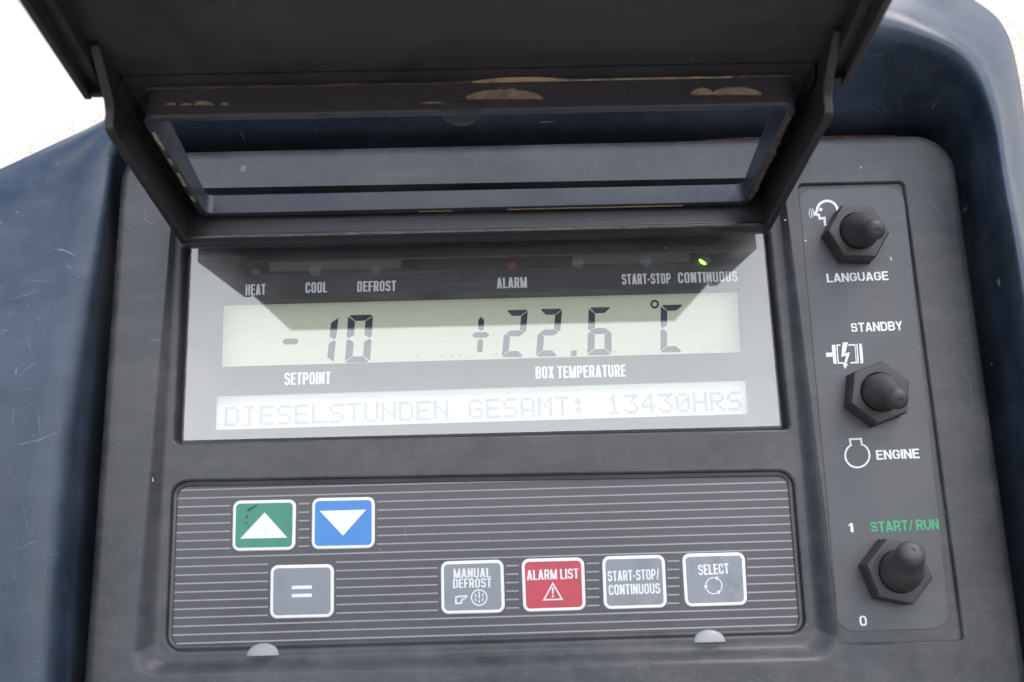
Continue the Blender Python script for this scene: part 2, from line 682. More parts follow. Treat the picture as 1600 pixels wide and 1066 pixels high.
def put_poly(mb, fn, pts, mi=0):
    z = lift()
    mb.add([fn(Vector(p), z) for p in pts], [list(range(len(pts)))], mi)


def text(mb, s, p0, p1, hpx, z, gl=COND, gap=0.075, mi=0, space=0.22):
    """one printed line whose baseline runs between two places of the photograph"""
    a, b = P(*p0, z), P(*p1, z)
    up = P(p0[0], p0[1] - hpx, z) - a
    H = up.length
    x = 0
    items = []
    for c in s:
        if c == ' ':
            x += space
            continue
        wd, pcs = gl.get(c)
        items.append((x, pcs))
        x += wd + gap
    tot = x - gap
    ex = (b - a) / tot
    ey = Vector((-ex.y, ex.x, 0)).normalized() * H
    for ox, pcs in items:
        def fn(p, dz, ox=ox):
            return a + ex * (p[0] + ox) + ey * p[1] + Vector((0, 0, dz))
        for pc in pcs:
            if pc[0] == 'p':
                put_poly(mb, fn, pc[1], mi)
            else:
                put_stroke(mb, fn, pc[1], gl.t if gl.th == gl.t else (gl.t + gl.th) / 2, pc[2], mi)


class Icon:
    """small printed symbol drawn in the coordinates of an enlarged view of the photograph"""

    def __init__(s, mb, ox, oy, k, z, mi=0):
        s.mb, s.ox, s.oy, s.k, s.z, s.mi = mb, ox, oy, k, z, mi

    def fn(s, p, dz):
        q = P(s.ox + p[0] / s.k, s.oy + p[1] / s.k, s.z)
        return q + Vector((0, 0, dz))

    def stroke(s, pts, t, closed=False):
        put_stroke(s.mb, s.fn, pts, t, closed, s.mi)

    def poly(s, pts):
        put_poly(s.mb, s.fn, pts, s.mi)

    def arc(s, cx, cy, r, a0, a1, t, n=24):
        s.stroke(arc(cx, cy, r, r, a0, a1, n), t)

    def ring(s, cx, cy, r, t, n=32):
        s.stroke(arc(cx, cy, r, r, 0, 360, n)[:-1], t, True)

    def disc(s, cx, cy, r):
        s.poly(arc(cx, cy, r, r, 0, 360, 20)[:-1])


# ================================================================== THE WALL BEHIND
wb = MB()
wb.add([(-4, 0.088, -1.40), (4, 0.088, -1.40), (4, 0.088, 3.0), (-4, 0.088, 3.0), (-4, 0.2, -1.40), (4, 0.2, -1.40), (4, 0.2, 3.0), (-4, 0.2, 3.0)],
       [(0, 1, 2, 3), (7, 6, 5, 4), (0, 4, 5, 1), (1, 5, 6, 2), (2, 6, 7, 3), (3, 7, 4, 0)])
wall = wb.build('trailer_wall', M_WALL, smooth=0)
wall.location = (0, 0, BASE)
tag(wall, 'cream white trailer wall, blown out bright, behind the dark housing', 'wall')

gd = MB()
gd.add([(-60, -60, 0), (60, -60, 0), (60, 60, 0), (-60, 60, 0)], [(0, 1, 2, 3)])
ground = gd.build('ground', flat('pale_concrete', (0.27, 0.26, 0.255), 0.9, wear=0.1), smooth=0)
ground['kind'] = 'structure'

# ================================================================== HOUSING
housing = empty('unit_housing', (0, 0, BASE), (rad(90), 0, 0))
tag(housing, 'navy black plastic housing with a scooped rounded recess around the control panel', 'housing')


def catmull(pts, per):
    n = len(pts)
    out = []
    for i in range(n):
        p0, p1, p2, p3 = pts[i - 1], pts[i], pts[(i + 1) % n], pts[(i + 2) % n]
        for k in range(per):
            t = k / per
            out.append(0.5 * ((2 * p1) + (p2 - p0) * t + (2 * p0 - 5 * p1 + 4 * p2 - p3) * t * t + (3 * p1 - p0 - 3 * p2 + p3) * t ** 3))
    return out


mm = 0.001
# stations run clockwise from the lower left; each gives the wall foot, the crest and the outer edge (photo place, height in mm)
foot_z, crest, outer = -9, [], []
ST = [
    # foot (z -7)     crest (px,py,z)      outer (px,py,z)
    ((112, 1150),     (66, 1150, 15),      (-420, 1150, 6)),
    ((123, 1066),     (72, 1066, 15),      (-420, 1066, 6)),
    ((136, 880),      (84, 880, 14),       (-420, 880, 6)),
    ((149, 700),      (100, 700, 13),      (-420, 700, 6)),
    ((166, 500),      (132, 500, 10),      (-420, 560, 4)),
    ((176, 380),      (154, 380, 7),       (-300, 380, 2)),
    ((180, 300),      (166, 300, 6),       (-60, 285, 0)),
    ((187, 258),      (178, 240, 6),       (70, 228, 0)),
    ((203, 236),      (208, 190, 9),       (160, 187, 0)),
    ((250, 227),      (280, 150, 13),      (300, 110, 2)),
    ((480, 218),      (490, 90, 20),       (500, 0, 6)),
    ((800, 209),      (800, 60, 22),       (800, -60, 8)),
    ((1150, 203),     (1160, 36, 23),      (1170, -80, 8)),
    ((1330, 199),     (1345, 32, 23),      (1400, -70, 6)),
    ((1430, 197.5),     (1440, 52, 23),      (1530, 0, 0)),
    ((1474, 204.5),     (1515, 95, 22),      (1574, 44, -4)),
    ((1497, 228),     (1552, 175, 22),     (1594, 115, -6)),
    ((1504.5, 275),     (1572, 290, 22),     (1606, 200, -8)),
    ((1522, 400),     (1596, 420, 22),     (1640, 400, -8)),
    ((1562, 660),     (1632, 660, 22),     (1690, 660, -8)),
    ((1590, 850),     (1662, 850, 22),     (1730, 850, -8)),
    ((1636, 1150),    (1706, 1150, 22),    (1790, 1150, -8)),
    ((1300, 1175),    (1320, 1220, 20),    (1340, 1330, 4)),
    ((500, 1190),     (480, 1240, 18),     (460, 1340, 4)),
]
per = 10
LF = catmull([P(*a, foot_z * mm) for a, b, c in ST], per)
LC = catmull([P(b[0], b[1], b[2] * mm) for a, b, c in ST], per)
LO = catmull([P(c[0], c[1], c[2] * mm) for a, b, c in ST], per)
hb_ = MB()
loops = []
# wall foot drops behind the panel, wall, rounded crest, outer face, rounded outer edge, side, back
N_ = len(LF)
loops.append([p + Vector((0, 0, -0.03)) for p in LF])
for k in range(0, 7):
    loops.append([LF[i].lerp(LC[i], 0.80 * k / 6) for i in range(N_)])


def bez(a, b, c, t):
    return a * (1 - t) ** 2 + b * 2 * t * (1 - t) + c * t * t


for k in range(1, 10):
    t = k / 9
    L = []
    for i in range(N_):
        a = LF[i].lerp(LC[i], 0.80)
        dd = LO[i] - LC[i]
        c = LC[i] + dd * min(0.35, 0.011 / max(dd.length, 1e-4))
        b = LC[i] + Vector((0, 0, 0.0012))
        L.append(bez(a, b, c, t))
    loops.append(L)
for k in range(1, 7):
    t = k / 6
    L = []
    for i in range(N_):
        dd = LO[i] - LC[i]
        s0 = min(0.35, 0.011 / max(dd.length, 1e-4))
        q = LC[i] + dd * (s0 + (0.92 - s0) * t)
        q.z += 0.0012 * math.sin(math.pi * t)
        L.append(q)
    loops.append(L)
for k in range(1, 6):
    t = k / 5
    L = []
    for i in range(N_):
        dd = LO[i] - LC[i]
        a = LC[i] + dd * 0.92
        c = LO[i] + Vector((dd.x, dd.y, 0)) * 0.01 + Vector((0, 0, -0.004))
        L.append(bez(a, LO[i], c, t))
    loops.append(L)
loops.append([p + Vector((0, 0, -0.075)) for p in loops[-1]])
hb_.loft(loops)
# cream foam seal between the housing and the wall
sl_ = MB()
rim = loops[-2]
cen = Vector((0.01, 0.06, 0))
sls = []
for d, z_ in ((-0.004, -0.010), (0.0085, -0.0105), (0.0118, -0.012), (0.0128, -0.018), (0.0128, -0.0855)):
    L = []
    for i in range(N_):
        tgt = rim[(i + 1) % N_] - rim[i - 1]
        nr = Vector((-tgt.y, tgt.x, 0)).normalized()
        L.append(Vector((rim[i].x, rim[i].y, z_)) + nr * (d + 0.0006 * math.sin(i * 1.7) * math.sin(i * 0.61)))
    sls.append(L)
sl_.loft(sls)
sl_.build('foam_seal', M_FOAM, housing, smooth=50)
from mathutils.bvhtree import BVHTree
BV = BVHTree.FromPolygons([tuple(p) for p in hb_.v], hb_.f)


def on_shell(px, py):
    d = ray(px, py).normalized()
    hit = BV.ray_cast(CAM, d)
    return None if hit[0] is None else hit[0] - d * 0.00012


def scratch(pts, wpx, n=14):
    A, B = [], []
    for k in range(n + 1):
        t = k / n * (len(pts) - 1)
        i = min(int(t), len(pts) - 2)
        f = t - i
        x = pts[i][0] + (pts[i + 1][0] - pts[i][0]) * f + random.uniform(-.5, .5)
        y = pts[i][1] + (pts[i + 1][1] - pts[i][1]) * f + random.uniform(-.5, .5)
        dx, dy = pts[i + 1][0] - pts[i][0], pts[i + 1][1] - pts[i][1]
        L = math.hypot(dx, dy)
        hw = wpx * math.sin(math.pi * min(max(k / n, .04), .96)) * random.uniform(.4, 1) / 2
        a, b = on_shell(x - dy / L * hw, y + dx / L * hw), on_shell(x + dy / L * hw, y - dx / L * hw)
        if a is None or b is None:
            return
        A.append(a)
        B.append(b)
    hb_.add(A + B[::-1], [[k, k + 1, 2 * n - k, 2 * n + 1 - k] for k in range(n)], 1)


for pts, wd_ in (([(78, 388), (100, 391), (122, 402)], 2.6), ([(104, 414), (111, 419)], 2.0), ([(0, 349), (3, 348)], 3), ([(22, 592), (60, 562)], 1.6),
                 ([(30, 610), (58, 606)], 1.2), ([(10, 470), (70, 452)], 1.0), ([(40, 520), (52, 560)], 1.1), ([(6, 700), (60, 688), (98, 672)], 2.2), ([(30, 437), (90, 441)], 1.0),
                 ([(60, 640), (64, 690)], 1.2), ([(20, 860), (66, 842)], 1.3), ([(34, 780), (44, 830)], 1.0), ([(1552, 395), (1556, 402)], 1.5), ([(1480, 60), (1500, 66)], 1.2)):
    scratch(pts, wd_)
for cx_, cy_, sx_, sy_, cnt in ((1375, 172, 34, 7, 26), (560, 195, 120, 16, 30), (300, 185, 30, 10, 10), (900, 180, 150, 12, 16), (60, 480, 60, 180, 40), (40, 850, 40, 160, 22), (1440, 140, 60, 50, 10), (1570, 520, 20, 160, 12)):
    for k in range(cnt):
        x, y = random.gauss(cx_, sx_), random.gauss(cy_, sy_)
        q = random.uniform(.4, 1.0)
        c4 = [on_shell(x - q, y - q * .7), on_shell(x + q, y - q * .8), on_shell(x + q * .9, y + q * .7), on_shell(x - q * .8, y + q)]
        if all(c4) and (c4[0] - c4[2]).length < 0.003:
            hb_.add(c4, [(0, 1, 2, 3)], 1)
shell = hb_.build('shell', [M_HOUSING, M_SCRATCH], housing, smooth=60)
# rusty plate that shows in the gap at the top right
gb = MB()
z = -0.0096
gb.sheet([(0.02, 0.147, z), (0.120, 0.147, z), (0.120, 0.128, z), (0.1328, 0.128, z), (0.1334, 0.1480, z), (0.1290, 0.1560, z), (0.118, 0.1588, z), (0.075, 0.1590, z), (0.02, 0.1562, z)])
gb.build('backing_plate', M_RUST, housing, smooth=0)

# ================================================================== CONTROL PANEL
panel = empty('control_panel', (0, 0, BASE), (rad(90), 0, 0))
tag(panel, 'charcoal control panel with open lid, display, keypad and three toggle switches', 'control panel')

ZT, ZK, ZG, ZP = -0.0038, -0.0052, -0.0060, -0.0082          # tray floor, keypad film, glass front, display plate
OUT = quad(0, (188, 236), (1489, 207), (1617, 1120), (121, 1148))
RO = [0.008, 0.008, 0.0112, 0.0085]
T0 = quad(0, (272, 295), (1224, 277), (1318, 1034), (200, 1058))
T1 = quad(ZT, (277, 304), (1214, 288), (1272, 1005), (247, 1031))
PK = quad(0, (1246, 286), (1414, 282), (1509, 1004), (1312, 1009))
LC_ = quad(ZT, (281, 378), (1206, 354), (1240, 675), (266, 697))
KP = quad(ZT, (264, 748), (1243, 731), (1265, 995), (253, 1023))

pb = MB()
pb.loft([rpoly(OUT, RO, -0.0072), rpoly(OUT, RO, -0.0026),
         rpoly(inset(OUT, 0.0003), [r - .0003 for r in RO], -0.0014), rpoly(inset(OUT, 0.0010), [r - .001 for r in RO], -0.0005),
         rpoly(inset(OUT, 0.0020), [r - .002 for r in RO], -0.0001), rpoly(inset(OUT, 0.0030), [r - .003 for r in RO], 0)])
t_top = rpoly(T0, 0.006, 0)
pk_top = rpoly(PK, 0.0016, 0)
pb.sheet(rpoly(inset(OUT, 0.0030), [r - .003 for r in RO], 0), [t_top, pk_top])
# the tray's soft shoulder
sl = [t_top]
T1l = rpoly(T1, 0.0045, ZT)
for k in range(1, 9):
    t = k / 8
    zz = ZT * (0.5 - 0.5 * math.cos(math.pi * t))
    sl.append([(a[0] + (b[0] - a[0]) * t, a[1] + (b[1] - a[1]) * t, zz) for a, b in zip(t_top, T1l)])
pb.loft(sl)
lc_top, kp_top = rpoly(LC_, 0.0022, ZT), rpoly(KP, 0.0048, ZT)


def lip(cs, r, depth, lipr=0.0012, z0=ZT):
    """rounded lip and wall of an opening, from its outline at the floor inwards"""
    L = [rpoly(cs, r, z0)]
    for k in range(1, 5):
        a = math.pi / 2 * k / 4
        d = lipr * math.sin(a)
        L.append(rpoly(inset(cs, d), max(r - d, .0004), z0 - lipr * (1 - math.cos(a))))
    L.append(rpoly(inset(cs, lipr + 0.0002), max(r - lipr, .0004), z0 - depth))
    return L


pb.sheet(T1l, [lc_top, kp_top])
pb.loft(lip(LC_, 0.0022, 0.0060, 0.0008))
pb.loft(lip(KP, 0.0048, 0.0025, 0.0007))
# switch pocket
pb.loft([pk_top, rpoly(inset(PK, 0.0003), 0.0014, -0.0003), rpoly(inset(PK, 0.0005), 0.0013, -0.0012)])
pb.sheet(rpoly(inset(PK, 0.0005), 0.0013, -0.0012))


def hair(pts, wpx, z=0.00004):
    A, B = [], []
    m_ = len(pts)
    for i, (x, y) in enumerate(pts):
        a_, b_ = pts[max(i - 1, 0)], pts[min(i + 1, m_ - 1)]
        dx, dy = b_[0] - a_[0], b_[1] - a_[1]
        L = math.hypot(dx, dy)
        hw = wpx / 2 * (0.4 if i in (0, m_ - 1) else random.uniform(.7, 1))
        A.append(P(x - dy / L * hw, y + dx / L * hw, z))
        B.append(P(x + dy / L * hw, y - dx / L * hw, z))
    pb.add(A + B[::-1], [[k, k + 1, 2 * m_ - 2 - k, 2 * m_ - 1 - k] for k in range(m_ - 1)], 1)


hair([(222, 322), (227, 330), (224, 338), (230, 346), (238, 350), (246, 347)], 0.9)
hair([(1443, 300), (1456, 318), (1474, 336)], 0.8)
hair([(1448, 330), (1470, 312)], 0.7)
hair([(1500, 560), (1516, 600), (1520, 640)], 0.8)
hair([(186, 600), (204, 590)], 0.8)
hair([(170, 840), (188, 872)], 0.8)
hair([(700, 1062), (760, 1050)], 0.9)
for k in range(150):
    x, y = random.choice([(random.uniform(150, 235), random.uniform(300, 1060)), (random.uniform(420, 1180), random.uniform(228, 282)), (random.uniform(1430, 1560), random.uniform(230, 900)), (random.uniform(240, 1300), random.uniform(1050, 1066))])
    q = random.uniform(.35, .9)
    pb.add([P(x - q, y - q, .00005), P(x + q, y - q * .6, .00005), P(x + q * .7, y + q, .00005), P(x - q * .9, y + q * .8, .00005)], [(0, 1, 2, 3)], 1)
pb.build('fascia', [M_FASCIA, M_SCRATCH], panel, smooth=32, wn=True)

# scuffs on the fascia
def blob(mb, cx, cy, rx, ry, z, n=12, rot=0.0, mi=0, rough=0.3):
    pts = []
    for k in range(n):
        a = 2 * math.pi * k / n
        q = 1 + random.uniform(-rough, rough)
        x, y = rx * q * math.cos(a), ry * q * math.sin(a)
        pts.append(P(cx + x * math.cos(rot) - y * math.sin(rot), cy + x * math.sin(rot) + y * math.cos(rot), z))
    mb.add(pts, [list(range(n))], mi)


for x, y, rx, ry, ro, z in ((237, 748, 5, 2.2, 0.9, -0.0008), (380, 264, 5, 5, 0, 0.00006), (1227, 344, 1.6, 1.4, 0, 0.00006), (1345, 262, 1.6, 1.4, 0, 0.00006)):
    sc = MB()
    blob(sc, x, y, rx, ry, z, rot=ro)
    sc.build('paint_scuff', M_DULL if x == 380 else M_CHIP, panel, smooth=0, fix=False)

# ------------------------------------------------------------------ display
SC1 = quad(ZP, (343.5, 471), (1157, 450), (1162.5, 550.5), (340.5, 573.5))
SC2 = quad(ZP, (337, 618), (1166.7, 593), (1170, 647), (335.5, 672))
GL = quad(ZG, (297, 374), (1194, 351), (1223, 669), (283, 692))
PLT = inset(quad(ZP, (297, 370), (1194, 347), (1224, 672), (282, 695)), -0.0006)
dp = MB()
h1, h2 = rpoly(SC1, 0.0004, ZP, 2), rpoly(SC2, 0.0004, ZP, 2)
dp.sheet(rpoly(PLT, 0.001, ZP, 2), [h1, h2])
SD = 0.0042
dp.loft([h1, rpoly(SC1, 0.0004, ZP - SD, 2)])
dp.loft([h2, rpoly(SC2, 0.0004, ZP - 0.0012, 2)])
plate = dp.build('display_plate', M_PLATE, panel, smooth=0, fix=False)
ZPT = ZP + 0.00004
for s, a, b, h in (('HEAT', (383.5, 462), (415, 460.6), 17), ('COOL', (477, 458), (511, 457), 16.4), ('DEFROST', (558, 456), (619, 454.8), 16.2),
                   ('SETPOINT', (444, 601.7), (516.5, 600), 19), ('ALARM', (776.4, 451), (823.7, 449.5), 16.6),
                   ('START-STOP', (972, 444.8), (1048.5, 443), 16.2), ('CONTINUOUS', (1059.7, 442.4), (1153, 440), 16.2),
                   ('BOX TEMPERATURE', (837, 591.8), (978.3, 588.5), 18.8)):
    tm = MB()
    text(tm, s, a, b, h, ZPT)
    tm.build('printed_label', M_WHITE, plate, smooth=0, fix=False)
for (x, y), c, e in (((398.7, 424), (0.075, 0.056, 0.048), None), ((493, 422.5), (0.085, 0.115, 0.11), None), ((586.7, 421), (0.085, 0.058, 0.052), None),
                     ((799.4, 412.3), (0.14, 0.028, 0.035), None), ((902.3, 410.6), (0.12, 0.095, 0.085), None), ((1008.7, 407.3), (0.08, 0.11, 0.11), None),
                     ((1101.6, 406.3), (0.06, 0.08, 0.065), None)):
    c0 = P(x, y, ZP)
    lb = MB()
    R_ = 0.00185
    Ls = []
    for k in range(6):
        a = math.pi / 2 * k / 6
        Ls.append([(c0.x + R_ * math.cos(a) * math.cos(2 * math.pi * i / 24), c0.y + R_ * math.cos(a) * math.sin(2 * math.pi * i / 24), ZP + 0.00001 + 0.0007 * math.sin(a)) for i in range(24)])
    lb.loft(Ls, cap1=True)
    mats = [led('led_lens', c)]
    if (x, y) == (1101.6, 406.3):
        mats.append(led('lit_green_led', (0.1, 0.5, 0.05), ((0.25, 1.0, 0.05), 3.0)))
        gp = MB()
        q = P(1097, 409.5, ZP + 0.0008)
        pts = [(q.x + 0.0011 * math.cos(a) * (0.75 if math.cos(a + 0.7) < 0 else 1) - 0.0002 * math.sin(a), q.y + 0.0007 * math.sin(a) - 0.0005 * math.cos(a), ZP + 0.00085)
               for a in [2 * math.pi * i / 14 for i in range(14)]]
        lb.add(pts, [list(range(14))], 1)
    o = lb.build('indicator_light', mats, plate, smooth=50, fix=False)
    if len(mats) > 1:
        o['label'] = 'indicator lens glowing green'

ts = MB()
ts.sheet(rpoly(inset(SC1, -0.001), 0.0004, ZP - SD - 0.00002, 2))
tscr = ts.build('temperature_screen', M_SCREEN, panel, smooth=0, fix=False)
ms = MB()
ms.sheet(rpoly(inset(SC2, -0.001), 0.0004, ZP - 0.00122, 2))
mscr = ms.build('message_screen', M_SCREEN2, panel, smooth=0, fix=False)

# seven-segment figures
ZS = ZP - SD + 0.00006
SEGS = {'0': 'abcdef', '1': 'bc', '2': 'abged', '6': 'acdefg', 'C': 'adef'}


def seg_digit(ch, tl, tr, bl, br):
    A, B, C, D = P(*tl, ZS), P(*tr, ZS), P(*bl, ZS), P(*br, ZS)

    def fn(u, v):
        return (C.lerp(D, u)).lerp(A.lerp(B, u), v)
    tx, ty = 0.29, 0.125
    g = 0.012
    seg = {
        'a': [(0.06, 1 - .02), (0.12, 1), (0.92, 1), (0.97, 1 - .02), (1 - tx - g, 1 - ty), (tx + g, 1 - ty)],
        'd': [(0.03, .02), (0.08, 0), (0.88, 0), (0.94, .02), (1 - tx - g, ty), (tx + g, ty)],
        'g': [(0.08, .5), (tx, .5 + ty / 2), (1 - tx, .5 + ty / 2), (.92, .5), (1 - tx, .5 - ty / 2), (tx, .5 - ty / 2)],
        'f': [(0, 1 - .03), (tx, 1 - ty - g), (tx, .5 + ty / 2 + g), (.10, .5 + g), (0, .5 + ty / 3)],
        'e': [(0, .03), (tx, ty + g), (tx, .5 - ty / 2 - g), (.10, .5 - g), (0, .5 - ty / 3)],
        'b': [(1, 1 - .03), (1 - tx, 1 - ty - g), (1 - tx, .5 + ty / 2 + g), (.90, .5 + g), (1, .5 + ty / 3)],
        'c': [(1, .03), (1 - tx, ty + g), (1 - tx, .5 - ty / 2 - g), (.90, .5 - g), (1, .5 - ty / 3)],
    }
    mb = MB()
    for k in SEGS[ch]:
        pts = [fn(*p) for p in seg[k]]
        if k in 'fed':
            pts = pts
        mb.add(pts, [list(range(len(pts)))])
    return mb


def digit(mb):
    return mb.build('screen_figure', M_SEG, tscr, smooth=0, fix=False)


digit(seg_digit('1', (492, 496), (529, 494.5), (484, 568.5), (521, 567.5)))
digit(seg_digit('0', (544, 492.7), (583, 491.7), (539, 566.8), (578, 566.2)))
digit(seg_digit('2', (791, 485), (825, 484), (784, 558.5), (818.6, 557.5)))
digit(seg_digit('2', (843, 483), (878.5, 482.4), (837.5, 557.5), (872, 556.8)))
digit(seg_digit('6', (920, 480.5), (954.5, 480), (917.5, 555.5), (956, 554.5)))
digit(seg_digit('C', (1032.5, 477), (1067.5, 476), (1032, 551), (1066.5, 550)))
mb = MB()
ic = Icon(mb, 0, 0, 1, ZS)
ic.poly([(441, 534), (444.5, 529.5), (463.5, 529), (467, 533), (463, 538), (444, 538.5)])
digit(mb)
mb = MB()
ic = Icon(mb, 0, 0, 1, ZS)
ic.poly([(751.5, 495), (756.5, 500), (756, 514), (752, 517), (747, 514), (747.5, 500)])
ic.poly([(750.5, 529.5), (755, 532.5), (754, 549), (750, 551.5), (745.5, 548), (746, 532.5)])
ic.poly([(737.5, 524), (742, 519.5), (760, 519.2), (764.5, 523.5), (760, 527.6), (742, 527.8)])
digit(mb)
mb = MB()
ic = Icon(mb, 0, 0, 1, ZS)
ic.poly([(893, 548), (901.5, 547.6), (900.5, 556.3), (892, 556.6)])
digit(mb)
mb = MB()
ic = Icon(mb, 0, 0, 1, ZS)
ic.ring(1023, 475.5, 5.2, 3.2)
digit(mb)
mb = MB()
ic = Icon(mb, 0, 0, 1, ZS)
for x, y in ((637, 557), (651, 556), (690, 555), (706, 554.6), (718, 554), (774, 553), (800, 552.6), (812, 552.3), (853, 551), (938, 549.5), (960, 549)):
    ww = random.uniform(2, 4.5)
    ic.poly([(x, y), (x + ww, y - .1), (x + ww, y + 1.8), (x, y + 2)])
mb.build('faint_marks', flat('faint_lcd_ink', (0.26, 0.29, 0.22), 0.6, 0.2), tscr, smooth=0, fix=False)

# dot-matrix message
FONT5 = {
    'D': ['11110', '10001', '10001', '10001', '10001', '10001', '11110'], 'I': ['01110', '00100', '00100', '00100', '00100', '00100', '01110'],
    'E': ['11111', '10000', '10000', '11110', '10000', '10000', '11111'], 'S': ['01111', '10000', '10000', '01110', '00001', '00001', '11110'],
    'L': ['10000', '10000', '10000', '10000', '10000', '10000', '11111'], 'T': ['11111', '00100', '00100', '00100', '00100', '00100', '00100'],
    'U': ['10001', '10001', '10001', '10001', '10001', '10001', '01110'], 'N': ['10001', '10001', '11001', '10101', '10011', '10001', '10001'],
    'G': ['01110', '10001', '10000', '10111', '10001', '10001', '01111'], 'A': ['01110', '10001', '10001', '10001', '11111', '10001', '10001'],
    'M': ['10001', '11011', '10101', '10101', '10001', '10001', '10001'], ':': ['00000', '01100', '01100', '00000', '01100', '01100', '00000'],
    '1': ['00100', '01100', '00100', '00100', '00100', '00100', '01110'], '3': ['11111', '00010', '00100', '00010', '00001', '10001', '01110'],
    '4': ['00010', '00110', '01010', '10010', '11111', '00010', '00010'], '0': ['01110', '10001', '10011', '10101', '11001', '10001', '01110'],
    'H': ['10001', '10001', '10001', '11111', '10001', '10001', '10001'], 'R': ['11110', '10001', '10001', '11110', '10100', '10010', '10001']}
MSG = 'DIESELSTUNDEN GESAMT: 13430HRS'
ZM = ZP - 0.00122 + 0.00005
a, b = P(350.5, 666.5, ZM), P(1160, 641.5, ZM)
up = P(350.5, 636.0, ZM) - a
cell = (b - a) / (len(MSG) * 6 - 1)
row = Vector((-cell.y, cell.x, 0)).normalized() * (up.length / 7)
mb = MB()
for i, c in enumerate(MSG):
    if c == ' ':
        continue
    for r, bits in enumerate(FONT5[c]):
        for q, bit in enumerate(bits):
            if bit == '1':
                o = a + cell * (i * 6 + q) + row * (6 - r)
                k, kk = -0.02, 1.02
                mb.add([o + cell * k + row * k, o + cell * kk + row * k, o + cell * kk + row * kk, o + cell * k + row * kk], [(0, 1, 2, 3)])
mb.build('message_text', M_DOTINK, mscr, smooth=0, fix=False)

fl = MB()
blob(fl, 765, 684, 4.0, 3.0, ZG + 0.0003, 9, rough=0.4)
blob(fl, 768, 680, 1.8, 2.6, ZG + 0.0005, 7, rough=0.4)
fl.build('rust_flake', M_RUST, panel, smooth=0, fix=False)

# cover glass
gm = MB()
gm.loft([rpoly(GL, 0.0008, ZP + 0.0006, 3), rpoly(GL, 0.0008, ZG - 0.0006, 3), rpoly(inset(GL, 0.0006), 0.0005, ZG, 3)], cap1=True)
gm.build('display_glass', M_GLASS, panel, smooth=0)

# ------------------------------------------------------------------ keypad
kp = MB()
KF = inset(KP, 0.0008)
kp.sheet(rpoly(KF, 0.004, ZK))
# raised edge bead of the film
bead = []
for d, dz in ((0.0004, 0.0), (0.0004, 0.0005), (0.0008, 0.0007), (0.0013, 0.0005), (0.0015, 0.00002)):
    bead.append(rpoly(inset(KP, d + 0.0006), 0.0040 - d, ZK + dz))
kp.loft(bead)
keypad = kp.build('keypad', M_KEYPAD, panel, smooth=40)
KEYS = {
    'up': ((364.5, 783), (462, 781), (460.5, 859), (363, 861)), 'down': ((488, 779), (585, 777), (585, 856), (487, 858)),
    'set': ((423, 884), (521, 882), (521, 964), (422, 966.5)), 'man': ((689, 878), (786, 875), (788.5, 957), (690, 959.5)),
    'alarm': ((815, 874), (912, 871.5), (915, 953), (818, 956)), 'ss': ((941, 870), (1038, 867.5), (1042, 949), (944, 952)),
    'sel': ((1066, 866), (1163, 863.5), (1167.5, 945), (1071, 948))}
stripes = MB()
ZL = ZK + 0.00003
for k in range(19):
    yl, yr = 766 + (1006 - 766) * k / 18, 740 + (976 - 740) * k / 18
    if k == 0:
        yl += 0.5
    xl, xr = 272.5 - 8.5 * k / 18, 1234 + 21 * k / 18
    if k >= 17:
        xl += (3, 9)[k - 17]
    if k >= 17:
        xr -= (1, 7)[k - 17]

    def yat(x):
        return yl + (yr - yl) * (x - xl) / (xr - xl)
    cuts = []
    for q in KEYS.values():
        cx = sum(p[0] for p in q) / 4
        t = (q[0][1] + q[1][1]) / 2
        bt = (q[2][1] + q[3][1]) / 2
        if t - 3 < yat(cx) < bt + 3:
            cuts.append((q[0][0] - 4.5, q[1][0] + 4.5) if True else None)
    cuts.sort()
    x = xl
    for c0, c1 in cuts + [(xr, None)]:
        if c0 - x > 3:
            A, B = P(x, yat(x), ZL), P(c0, yat(c0), ZL)
            hh = Vector((0, 0.00017, 0))
            stripes.add([A - hh, B - hh, B + hh, A + hh], [(0, 1, 2, 3)])
        x = c1
stripes.build('pinstripes', M_LINE, keypad, smooth=0, fix=False)
KZ = ZK + 0.0003


def key(q, fill, draw, name, label=None):
    mb = MB()
    cs = quad(KZ, *q)
    mb.loft([rpoly(inset(cs, -0.0001), 0.0019, ZK + 0.00002, 6), rpoly(inset(cs, 0.00002), 0.0018, KZ - 0.00006, 6), rpoly(inset(cs, 0.0002), 0.0016, KZ, 6)], mi=0)
    o_ = rpoly(inset(cs, 0.0002), 0.0016, KZ, 6)
    i_ = rpoly(inset(cs, 0.00072), 0.0011, KZ, 6)
    mb.loft([o_, i_], mi=0)
    mb.sheet(i_, mi=1)
    draw(mb)
    o = mb.build(name, [M_WHITE, fill, M_OFFWHITE, M_INK], keypad, smooth=0, fix=False)
    if label:
        o['label'] = label


ZI = KZ + 0.00004


def d_up(mb):
    Icon(mb, 0, 680, 2.5, ZI).poly([(938, 405), (1123, 401), (1034, 302)])
    for cx_, cy_, rx_, ry_, ro_ in ((394, 794, 6.5, 1.8, -0.5), (388.5, 797.5, 3.6, 1.5, 0.1), (400, 789.5, 3.4, 0.9, -0.7), (386, 808, 1.6, 3.2, 0.3), (384, 817, 2.2, 1.2, 0.1), (388, 822, 1.2, 1.5, 0)):
        blob(mb, cx_, cy_, rx_, ry_, KZ + 0.00003 + lift(), 11, ro_, 3, 0.45)


def d_down(mb):
    Icon(mb, 0, 680, 2.5, ZI).poly([(1248, 296), (1340, 393), (1431, 291)])


def d_set(mb):
    i = Icon(mb, 0, 680, 2.5, ZI)
    i.poly([(1140, 602), (1218, 600), (1218, 587), (1140, 589)])
    i.poly([(1140, 634), (1218, 632), (1218, 619), (1140, 621)])


